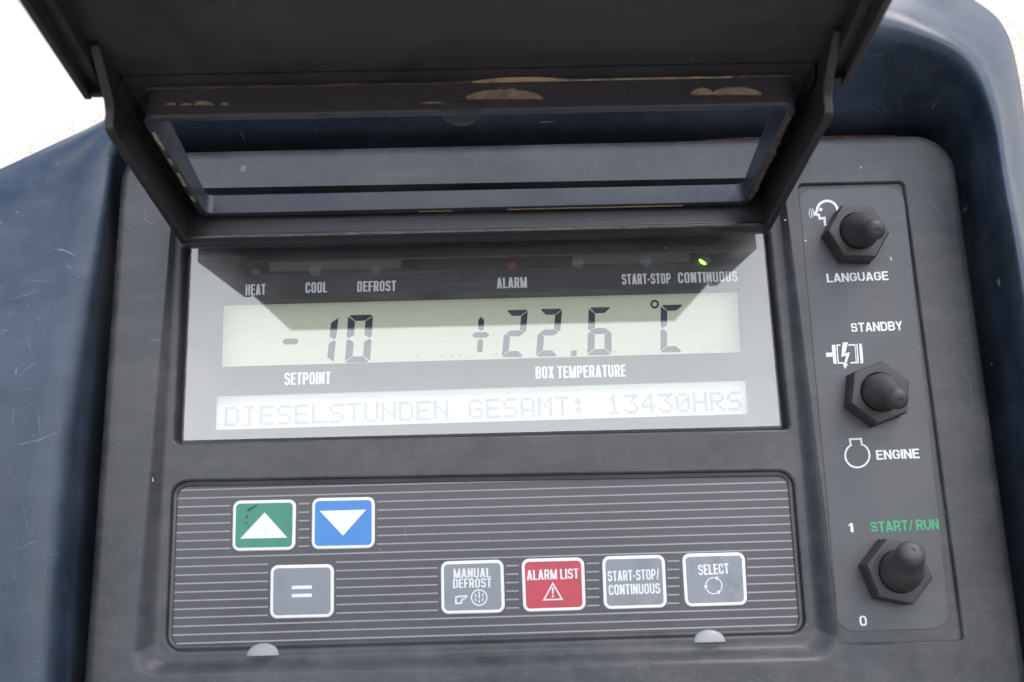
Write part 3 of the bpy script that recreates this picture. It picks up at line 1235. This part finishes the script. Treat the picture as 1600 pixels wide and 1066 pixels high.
def d_man(mb):
    text(mb, 'MANUAL', (708.7, 903.6), (766.8, 902), 14.8, ZI, NARROW, mi=2)
    text(mb, 'DEFROST', (707.8, 919.2), (768, 917.8), 14.4, ZI, NARROW, mi=2)
    i = Icon(mb, 660, 850, 3.077, ZI, 2)
    i.stroke([(161, 262), (161, 286), (187, 285), (191, 266)], 8)
    i.stroke([(157, 259), (170, 253), (217, 250)], 8)
    i.stroke([(211, 253), (206, 262), (190, 265)], 6)
    i.ring(273, 258, 37, 6)
    for x, y0, y1 in ((256, 240, 256), (256, 263, 276), (273, 228, 262), (273, 268, 282), (290, 240, 254), (290, 261, 275)):
        i.poly([(x - 3, y0), (x + 3, y0), (x + 3, y1), (x - 3, y1)])


def d_alarm(mb):
    text(mb, 'ALARM LIST', (823.5, 907), (904.4, 904), 15.8, ZI, NARROW, mi=2)
    i = Icon(mb, 660, 850, 3.077, ZI, 2)
    i.stroke([(627, 190), (584, 269), (671, 266)], 6.5, True)
    i.poly([(622, 210), (632, 210), (629.5, 243), (624.5, 243)])
    i.disc(627, 252, 5)


def d_ss(mb):
    text(mb, 'START-STOP/', (950, 908.7), (1030.5, 905.2), 16.2, ZI, NARROW, mi=2)
    text(mb, 'CONTINUOUS', (951.5, 930), (1032, 927.2), 16, ZI, NARROW, mi=2)


def d_sel(mb):
    text(mb, 'SELECT', (1091.6, 899), (1139.4, 896.4), 16.2, ZI, NARROW, mi=2)
    i = Icon(mb, 660, 850, 3.077, ZI, 2)
    for a0 in (-65, 55, 175):
        i.arc(1401, 201, 39, a0, a0 + 95, 5, 14)
        a = rad(a0)
        ux, uy = math.cos(a), math.sin(a)
        px, py = 1401 + 39 * ux, 201 + 39 * uy
        tx_, ty_ = uy, -ux
        i.poly([(px + ux * 11 - tx_ * 2, py + uy * 11 - ty_ * 2), (px - ux * 11 - tx_ * 2, py - uy * 11 - ty_ * 2), (px + tx_ * 15, py + ty_ * 15)])


key(KEYS['up'], M_KGREEN, d_up, 'arrow_key', 'smudged green key with a white up arrow')
key(KEYS['down'], M_KBLUE, d_down, 'arrow_key', 'blue key with a white down arrow')
key(KEYS['set'], M_KGREY, d_set, 'function_key', 'grey key with a white equals sign')
key(KEYS['man'], M_KGREY, d_man, 'function_key', 'grey key printed MANUAL DEFROST')
key(KEYS['alarm'], M_KRED, d_alarm, 'function_key', 'red key printed ALARM LIST over a warning triangle')
key(KEYS['ss'], M_KGREY, d_ss, 'function_key', 'grey key printed START-STOP/CONTINUOUS')
key(KEYS['sel'], M_KGREY, d_sel, 'function_key', 'grey key printed SELECT over circling arrows')

def dust_line(name, x0, y0, x1, y1, z, h, parent, n=70, m=None):
    # thin irregular line of settled dust between two places of the photograph
    mb = MB()
    A, B = [], []
    for k in range(n + 1):
        t = k / n
        p = P(x0 + (x1 - x0) * t, y0 + (y1 - y0) * t, z)
        q = h * (0.15 + 0.85 * random.random() ** 2)
        A.append(p)
        B.append(p - Vector((0, q, 0)))
    mb.add(A + B[::-1], [[k, k + 1, 2 * n - k, 2 * n + 1 - k] for k in range(n)])
    mb.build(name, m or M_DUST, parent, smooth=0, fix=False)


dust_line('dust_line', 276, 757.5, 1236, 740.5, ZK + 0.0002, 0.00075, keypad)
dust_line('dust_line', 262, 1013, 1246, 988.5, ZK + 0.0002, 0.0005, keypad)
for x, y in ((412.5, 1021.5), (1107, 1000.5)):
    c0 = P(x, y, ZK)
    sb = MB()
    Ls = []
    for q, h in [(1.0, 0.0), (1.0, 0.0013)] + [(math.cos(math.pi / 2 * k / 8), 0.0013 + 0.0012 * math.sin(math.pi / 2 * k / 8)) for k in range(1, 9)]:
        Ls.append([(c0.x + 0.0041 * q * math.cos(math.pi * i / 24), c0.y - 0.0004 + 0.0030 * q * math.sin(math.pi * i / 24), ZK + h) for i in range(25)])
    sb.loft(Ls, closed=False)
    sb.build('retaining_stud', M_STUD, panel, smooth=50)

# ------------------------------------------------------------------ switch plate and switches
ZD = -0.0012 + 0.00025
DEC = quad(ZD, (1246, 297), (1411, 291), (1484, 981), (1307, 987))
sp = MB()
sp.loft([rpoly(DEC, 0.0048, -0.0012 + 0.00002), rpoly(DEC, 0.0048, ZD)], cap1=True)
splate = sp.build('switch_plate', M_DECAL, panel, smooth=0)
ZDT = ZD + 0.00004
for s, a, b, h, m in (('LANGUAGE', (1292.5, 441.6), (1388.8, 437.7), 13.8, M_WHITE), ('STANDBY', (1330, 519.3), (1411, 516), 14.3, M_WHITE),
                      ('ENGINE', (1369.8, 718.6), (1437.3, 716), 14.8, M_WHITE), ('1', (1325.8, 832), (1334, 831.6), 14.2, M_WHITE),
                      ('START/ RUN', (1361, 831.6), (1467.8, 827), 16, M_GREEN_INK), ('0', (1344, 978.8), (1355.5, 978.2), 16.6, M_WHITE)):
    tm = MB()
    text(tm, s, a, b, h, ZDT, HELV, gap=0.07, space=0.24)
    tm.build('printed_label', m, splate, smooth=0, fix=False)
mb = MB()
i = Icon(mb, 1240, 290, 6.66, ZDT)
i.arc(350, 268, 108, 175, 372, 27)
i.stroke([(246, 258), (224, 300), (262, 306), (272, 345), (322, 338), (328, 420)], 25)
i.disc(282, 250, 19)
i.arc(250, 285, 42, 140, 215, 11, 8)
i.arc(250, 285, 64, 135, 222, 9, 8)
i.arc(250, 285, 88, 140, 215, 7, 8)
mb.build('printed_symbol', M_WHITE, splate, smooth=0, fix=False)
mb = MB()
i = Icon(mb, 1270, 490, 4.44, ZDT)
i.poly([(91, 272), (136, 270), (138, 299), (93, 301)])
i.poly([(131, 222), (138, 217), (156, 216), (166, 349), (150, 351), (143, 344)])
i.poly([(163, 216), (171, 215), (181, 348), (173, 349)])
i.poly([(171, 215), (191, 214), (192, 224), (172, 225)])
i.poly([(176, 339), (212, 337), (213, 347), (176, 349)])
i.poly([(320, 209), (334, 209), (341, 218), (351, 338), (346, 346), (331, 347)])
i.poly([(301, 211), (309, 210), (321, 346), (312, 347)])
i.poly([(289, 211), (295, 211), (306, 347), (299, 347)])
i.poly([(246, 214), (293, 212), (293, 222), (246, 224)])
i.poly([(262, 337), (308, 335), (308, 345), (260, 347)])
i.poly([(207, 201), (244, 199), (229, 264), (197, 302)])
i.poly([(218, 278), (258, 268), (232, 350), (217, 348), (231, 293), (197, 302)])
i.poly([(208, 346), (245, 350), (222, 386)])
mb.build('printed_symbol', M_WHITE, splate, smooth=0, fix=False)
mb = MB()
i = Icon(mb, 1270, 490, 4.44, ZDT)
pts = arc(309, 984, 84, 84, -62, 242, 30)
i.stroke([(341, 916), (334, 869), (257, 873), (265, 920)], 13)
i.stroke(pts, 13)
mb.build('printed_symbol', M_WHITE, splate, smooth=0, fix=False)
for x, y, rx, ry, ro in ((1392, 404, 3.4, 1.0, 1.1), (1259, 376, 1.5, 1.2, 0), (1409, 340, 1.6, 4, 0.2), (1412, 352, 1.0, 2.6, 0.4)):
    mb = MB()
    blob(mb, x, y, rx, ry, ZDT, rot=ro)
    mb.build('worn_spot', M_DULL if x > 1400 else M_OFFWHITE, splate, smooth=0, fix=False)


def hexring(c, r, z, rot, n=1):
    return [(c.x + r * math.cos(rot + math.pi / 3 * k), c.y + r * math.sin(rot + math.pi / 3 * k), z) for k in range(6)]


def toggle(px, py, rot, up_tilt, side_tilt, label, fat=1.0):
    """px, py: where the photograph shows the middle of the boot's collar, 5.5 mm over the plate"""
    ZN = ZD + 0.0056
    c = P(px, py, ZN)
    e = empty('toggle_switch', (c.x, c.y, ZD), parent=panel)
    e['label'] = label
    c = Vector((0, 0, 0))
    hn = MB()
    R_ = 0.00855
    h_ = 0.0056
    circ = []
    Nn = 36

    def hexn(r, z):
        hx = hexring(c, r, z, rot)
        out = []
        for k in range(6):
            for q in range(6):
                a_, b_ = Vector(hx[k]), Vector(hx[(k + 1) % 6])
                out.append(tuple(a_.lerp(b_, q / 6)))
        return out

    def cir(r, z):
        return [(r * math.cos(rot + 2 * math.pi * k / Nn), r * math.sin(rot + 2 * math.pi * k / Nn), z) for k in range(Nn)]
    hn.loft([hexn(R_ * 1.02, 0.00003), hexn(R_ * 1.02, 0.0006), hexn(R_, 0.0009), hexn(R_, h_ - 0.0007), hexn(R_ - 0.0004, h_ - 0.0001), hexn(R_ - 0.0010, h_),
             cir(0.0054, h_), cir(0.0052, h_ - 0.0002), cir(0.0051, h_ - 0.0012), cir(0.0036, h_ - 0.0013)])
    hn.build('hex_nut', M_NUT, e, smooth=28)
    # rubber boot: rings along an axis that leaves the collar straight and leans over
    bt = MB()
    prof = [(0.0000, 0.0046), (0.0012, 0.00485), (0.0018, 0.00486), (0.0024, 0.0048), (0.0030, 0.0047), (0.0036, 0.0046), (0.0044, 0.0044), (0.0052, 0.00422), (0.0060, 0.0040), (0.0068, 0.0038), (0.0076, 0.00355), (0.0084, 0.0033), (0.0092, 0.0031),
            (0.0100, 0.00295), (0.0116, 0.00285), (0.0130, 0.00282), (0.0141, 0.00265), (0.0149, 0.0022), (0.0154, 0.0015), (0.01555, 0.0007), (0.01555, 0.00045), (0.0153, 0.0002)]
    Ls = []
    pos = Vector((0, 0, h_ - 0.0016))
    last = 0
    for q_, (s_, r) in enumerate(prof):
        r *= 1 + (fat - 1) * min(1, s_ / 0.008) + 0.012 * math.sin(s_ * 2600)
        k = min(1.0, max(0.0, (s_ - 0.0015) / 0.006))
        k = k * k * (3 - 2 * k)
        ax = Vector((math.sin(side_tilt) * k, math.sin(up_tilt) * k, 1)).normalized()
        pos = pos + ax * (s_ - last)
        last = s_
        u = Vector((1, 0, 0)) - ax * ax.x
        u.normalize()
        v = ax.cross(u)
        Ls.append([tuple(pos + (u * math.cos(2 * math.pi * i / 40) + v * math.sin(2 * math.pi * i / 40)) * r) for i in range(40)])
    bt.loft(Ls, cap1=True)
    bt.build('rubber_boot', M_RUBBER, e, smooth=60)


toggle(1342, 360.6, rad(-3), rad(-27), rad(-1), 'toggle switch beside the talking head symbol, pushed down')
toggle(1376, 612.7, rad(19), rad(-27), rad(-2), 'toggle switch between STANDBY and ENGINE, pushed down')
toggle(1406, 893, rad(47), rad(27), rad(-7), 'toggle switch under START/ RUN, pushed up', 1.22)

# ------------------------------------------------------------------ lid (own frame: x, v along the lid from the hinge, w towards its inner face)
lb = MB()


def box(x0, x1, v0, v1, w0, w1):
    lb.box(x0, x1, v0, v1, w0, w1)


XL, XR = -0.0850, 0.0763          # narrow part between the side flanges
YL, YR = -0.0902, 0.0808          # wide part
V1, VE = 0.0572, 0.130


def wp(v):
    return -0.0103 - 0.068 * min(v, V1)


WX0, WX1, WV0, WV1 = -0.0775, 0.0688, 0.0045, 0.0500      # window opening
RT = 0.0022                                                   # ring thickness
TH = 0.0014


def wring(v):
    return -0.0065


# base plate around the window (four butting plates, each a prism following the slope)
def plate_prism(x0, x1, v0, v1, t=TH):
    a, b = wp(v0), wp(v1)
    lb.add([(x0, v0, a), (x1, v0, a), (x1, v1, b), (x0, v1, b), (x0, v0, a - t), (x1, v0, a - t), (x1, v1, b - t), (x0, v1, b - t)],
           [(0, 1, 2, 3), (7, 6, 5, 4), (0, 4, 5, 1), (1, 5, 6, 2), (2, 6, 7, 3), (3, 7, 4, 0)])


def lid_sheet(z_off, flip):
    pass


outer_c = [(XL + 0.0005, 0.0005), (XR - 0.0005, 0.0005), (XR - 0.0005, V1 - 0.0001), (XL + 0.0005, V1 - 0.0001)]
win_c = [(WX0, WV0), (WX1, WV0), (WX1, WV1), (WX0, WV1)]


def onp(loop, off):
    return [(p[0], p[1], wp(p[1]) + off) for p in loop]


wo = rpoly(win_c, 0.0022, 0, 6)
wo_out = rpoly(inset(win_c, -RT), 0.0040, 0, 6)
lb.sheet(onp(rpoly(outer_c, 0.0003, 0, 1), 0), [onp(wo_out, 0)])
lb.sheet(onp(rpoly(outer_c, 0.0003, 0, 1), -TH), [onp(wo, -TH)])
# ring: outer wall, rounded bottom, inner wall through the plate
rg = [onp(wo_out, 0)]
for d, dw in ((0.0, -0.0006), (0.0002, -0.0002), (0.0006, 0.0)):
    q = rpoly(inset(win_c, -RT + d), 0.0040 - d, 0, 6)
    rg.append([(p[0], p[1], wring(p[1]) + dw) for p in q])
for d, dw in ((0.0005, 0.0), (0.0001, -0.0002), (0.0, -0.0005)):
    q = rpoly(inset(win_c, -d), 0.0022 + d, 0, 6)
    rg.append([(p[0], p[1], wring(p[1]) + dw) for p in q])
rg.append(onp(wo, -TH))
RING = rg
# hinge wall with a small foot
lb.add([(XL + .0003, 0, 0), (XR - .0003, 0, 0), (XR - .0003, 0.0027, 0), (XL + .0003, 0.0027, 0),
        (XL + .0003, 0.0027, -0.0011), (XR - .0003, 0.0027, -0.0011), (XR - .0003, 0.0021, -0.0016), (XL + .0003, 0.0021, -0.0016),
        (XL + .0003, 0.0019, -0.0112), (XR - .0003, 0.0019, -0.0112), (XL + .0003, 0, -0.0118), (XR - .0003, 0, -0.0118)],
       [(0, 1, 2, 3), (3, 2, 5, 4), (4, 5, 6, 7), (7, 6, 9, 8), (8, 9, 11, 10), (10, 11, 1, 0), (0, 3, 4, 7, 8, 10), (1, 11, 9, 6, 5, 2)])
# side flanges: a profile in (v, w) with the S-shaped far end
prof = [(-0.0005, 0.0), (0.0545, 0.0), (0.0572, -0.0006), (0.0578, -0.0022), (0.0578, -0.0040), (0.0588, -0.0058), (0.0612, -0.0078), (0.0650, -0.0100), (0.0700, -0.0128),
        (0.0700, -0.0160), (0.0570, -0.0160), (0.0015, -0.0124)]
for x0, x1 in ((XL, XL + 0.0021), (XR - 0.0021, XR)):
    n = len(prof)
    vs_ = [(x0, a, b) for a, b in prof] + [(x1, a, b) for a, b in prof]
    lb.add(vs_, [list(range(n)), list(range(2 * n - 1, n - 1, -1))] + [[k, n + k, n + (k + 1) % n, (k + 1) % n] for k in range(n)])
# small inner rib beside each flange
for x0, x1 in ((XL + 0.0021, XL + 0.0030), (XR - 0.0030, XR - 0.0021)):
    lb.add([(x0, 0.002, -0.0098), (x1, 0.002, -0.0104), (x1, V1, wp(V1) + .0002), (x0, V1, -0.0095), (x0, 0.002, -0.012), (x1, 0.002, -0.012), (x1, V1, -0.0155), (x0, V1, -0.0155)],
           [(0, 1, 2, 3), (7, 6, 5, 4), (0, 4, 5, 1), (1, 5, 6, 2), (2, 6, 7, 3), (3, 7, 4, 0)])
# wide part: narrows a little and its rim deepens towards the tip
wq = wp(V1)
TAP = 0.078


def hexa(a, b):
    """solid between two quads given as four corners each"""
    lb.add(list(a) + list(b), [(0, 1, 2, 3), (7, 6, 5, 4), (0, 4, 5, 1), (1, 5, 6, 2), (2, 6, 7, 3), (3, 7, 4, 0)])


dT = (VE - V1) * TAP
hexa([(YL + .0004, V1, wq), (YR - .0004, V1, wq), (YR - .0004 - dT, VE - .0004, wq), (YL + .0004 + dT, VE - .0004, wq)],
     [(YL + .0004, V1, wq - TH), (YR - .0004, V1, wq - TH), (YR - .0004 - dT, VE - .0004, wq - TH), (YL + .0004 + dT, VE - .0004, wq - TH)])
for sg, y0 in ((1, YL), (-1, YR)):
    for o0, o1, va, vb, wt, wb0, wb1 in ((0, 0.0016, V1 - .0002, VE, wq - TH - .0002, -0.0082, -0.0002), (0.0016, 0.0040, V1 + .0002, VE - .002, wq - .0005, -0.0108, -0.0060)):
        xa, xb = y0 + sg * (o0), y0 + sg * o1
        d0, d1 = sg * (va - V1) * TAP, sg * (vb - V1) * TAP
        hexa([(xa + d0, va, wt), (xb + d0, va, wt), (xb + d0, va, wb0), (xa + d0, va, wb0)],
             [(xa + d1, vb, wt), (xb + d1, vb, wt), (xb + d1, vb, wb1), (xa + d1, vb, wb1)])
box(YL + .0016, XL - 0.0001, V1 - 0.0001, V1 + 0.0014, wq - TH, -0.0086)
box(XR + 0.0001, YR - .0016, V1 - 0.0001, V1 + 0.0014, wq - TH, -0.0086)
box(YL + .0001 + dT, YR - .0001 - dT, VE - 0.002, VE + 0.0002, wq - TH - 0.0003, 0.0)
# faint round marks left by the mould
for px, py, rx in ((722, 62, 0.0062), (1190, 58, 0.0062), (262, 64, 0.0062)):
    q = onplane(px, py, HINGE + WD * wq, WD)
    x0, v0 = q.x, (q - HINGE).dot(VD)
    lb.loft([[(x0 + r * math.cos(2 * math.pi * k / 40), v0 + r * math.sin(2 * math.pi * k / 40), wq + h) for k in range(40)] for r, h in ((rx, 0.00001), (rx - .0003, 0.00005), (rx - .0008, 0.00005), (rx - .001, 0.00001))])
lid = lb.build('flip_lid', M_LID, panel, smooth=30, bevel=0.00025)
lid.location = HINGE
lid.rotation_euler = (rad(90) - LA, 0, 0)


fr = MB()
fr.loft(RING[:3], mi=0)
fr.loft(RING[2:], mi=1)
fr.build('window_frame', [M_SMOKE, M_SILL], lid, smooth=40, wn=True)
# two white pads added inside the far wall to reflect brightly in the glass
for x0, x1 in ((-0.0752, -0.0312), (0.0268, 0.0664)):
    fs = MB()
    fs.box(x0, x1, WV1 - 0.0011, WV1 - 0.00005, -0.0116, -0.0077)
    fs.build('reflection_pad', M_WHITE, lid, smooth=0)
# half-round film tab under the frame's far edge
tx0, _ = lid_v(688, 168, WV1 + RT + 0.0004)
tx1, _ = lid_v(754, 168, WV1 + RT + 0.0004)
xc, rr = (tx0 + tx1) / 2, (tx1 - tx0) / 2
tb = MB()
vv = WV1 + RT + 0.0003
half = [(xc + rr * math.cos(a), -0.0068 + rr * 0.92 * math.sin(a)) for a in [math.pi * k / 20 for k in range(21)]] + [(xc - rr, -0.0080), (xc + rr, -0.0080)]
n = len(half)
tb.add([(a, vv, b) for a, b in half] + [(a, vv + 0.0006, b) for a, b in half],
       [list(range(n)), list(range(2 * n - 1, n - 1, -1))] + [[k, n + k, n + (k + 1) % n, (k + 1) % n] for k in range(n)])
tb.build('thumb_tab', clear('grey_film', 1.5, 0.10, (0.7, 0.7, 0.72)), lid, smooth=0)

# old adhesive along the ring and the seams
ad = MB()


def smear_v(x0, x1, y0, y1, v, n=9, mi=0, jag=0.5, edge='both'):
    """irregular patch on the face across the lid at v, between two places of the photograph"""
    a0, w0 = lid_v(x0, y1, v)
    a1, w1 = lid_v(x1, y1, v)
    _, t0 = lid_v(x0, y0, v)
    _, t1 = lid_v(x1, y0, v)
    top, bot = [], []
    for k in range(n + 1):
        t = k / n
        x = a0 + (a1 - a0) * t
        env = math.sin(math.pi * min(max(t, 0.02), 0.98)) ** 0.45
        lo = w0 + (w1 - w0) * t
        hi = t0 + (t1 - t0) * t
        mid_ = lo
        top.append((x, v, mid_ + (hi - lo) * env * (1 - jag * random.random())))
        bot.append((x, v, lo + (hi - lo) * 0.04 * random.random()))
    q = bot + top[::-1]
    m_ = n + 1
    off = [(p[0], p[1] + 0.00012, p[2]) for p in q]
    ad.add(off, [[k, k + 1, 2 * m_ - 2 - k, 2 * m_ - 1 - k] for k in range(n)], mi)


VF = WV1 + RT          # ring's far face
smear_v(728, 848, 139, 156, VF, 24, 0, 0.14)
smear_v(780, 812, 142, 151, VF + 0.00005, 6, 0, 0.3)
smear_v(1080, 1115, 137, 149, VF, 12, 0, 0.14)
smear_v(1112, 1190, 136, 149, VF, 18, 0, 0.14)
for x0, x1, h in ((258, 275, 4), (282, 300, 3), (303, 334, 7), (345, 358, 5)):
    smear_v(x0, x1, 164 - h, 165, VF, 5, 0, 0.4)
smear_v(560, 690, 160, 163, VF, 16, 1, 0.7)
smear_v(655, 700, 159, 163, VF, 8, 0, 0.5)


def smear_w(pts, w_, mi):
    ad.add([(*lid_w(x, y, w_), w_) for x, y in pts], [list(range(len(pts)))], mi)


wb_ = -0.0065 + 0.0001
yb = WV0 - 0.0012


def strip_near(x0, x1, d0, d1, mi):
    n = 18
    A, B = [], []
    for k in range(n + 1):
        x = x0 + (x1 - x0) * k / n
        A.append((x, WV0 - RT + 0.0006 + d0 * random.uniform(0.2, 1), wb_))
        B.append((x, WV0 - 0.0005 - d1 * random.uniform(0.2, 1), wb_))
    q = A + B[::-1]
    m_ = n + 1
    ad.add(q, [[k, k + 1, 2 * m_ - 2 - k, 2 * m_ - 1 - k] for k in range(n)], mi)


strip_near(-0.020, -0.011, 0.0003, 0.0004, 0)
strip_near(0.004, 0.052, 0.0003, 0.0002, 0)
strip_near(-0.060, -0.022, 0.0006, 0.0006, 1)


def strip_side(x, v0, v1, wd, mi, n=14):
    A, B = [], []
    for k in range(n + 1):
        v = v0 + (v1 - v0) * k / n
        A.append((x, v, wb_ + 0.00003 * mi))
        B.append((x + wd * random.uniform(0.5, 1), v, wb_ + 0.00003 * mi))
    q = A + B[::-1]
    m_ = n + 1
    ad.add(q, [[k, k + 1, 2 * m_ - 2 - k, 2 * m_ - 1 - k] for k in range(n)], mi)


strip_side(WX1 + 0.0004, 0.007, 0.036, 0.0019, 1, 26)
strip_side(WX1 + 0.0005, 0.034, 0.047, 0.0012, 1)
for v0, v1 in ((0.012, 0.015), (0.020, 0.027), (0.031, 0.034), (0.038, 0.046)):
    strip_side(WX0 - 0.0005, v0, v1, -0.0011, 0, 6)
# thin brown line where the ring meets the lid
n = 40
A, B = [], []
for k in range(n + 1):
    x = WX0 - 0.001 + (WX1 - WX0 + 0.002) * k / n
    A.append((x, VF + 0.0001, wp(VF) + 0.00012))
    B.append((x, VF + 0.0004 + 0.0008 * random.random(), wp(VF + 0.001) + 0.00012))
ad.add(A + B[::-1], [[k, k + 1, 2 * n - k, 2 * n + 1 - k] for k in range(n)], 1)
A, B = [], []
n = 16
for k in range(n + 1):
    x = -0.004 + 0.060 * k / n
    A.append((x, VF + 0.0004, wp(VF) + 0.00025))
    B.append((x, VF + 0.0006 + 0.0012 * random.random() * (0.3 + 1.3 * math.sin(math.pi * min(k, 6) / 6) if k < 6 else .25), wp(VF + 0.002) + 0.00025))
ad.add(A + B[::-1], [[k, k + 1, 2 * n - k, 2 * n + 1 - k] for k in range(n)], 0)
n = 90
A, B = [], []
for k in range(n + 1):
    x = XL + 0.004 + (XR - XL - 0.008) * k / n
    A.append((x, 0.00282, -0.0001 - 0.0002 * random.random()))
    B.append((x, 0.00282, -0.0004 - 0.0006 * random.random()))
ad.add(A + B[::-1], [[k, k + 1, 2 * n - k, 2 * n + 1 - k] for k in range(n)], 2)
ad.build('adhesive_residue', [M_TAN, M_BROWN, M_DUST], lid, smooth=0, fix=False)
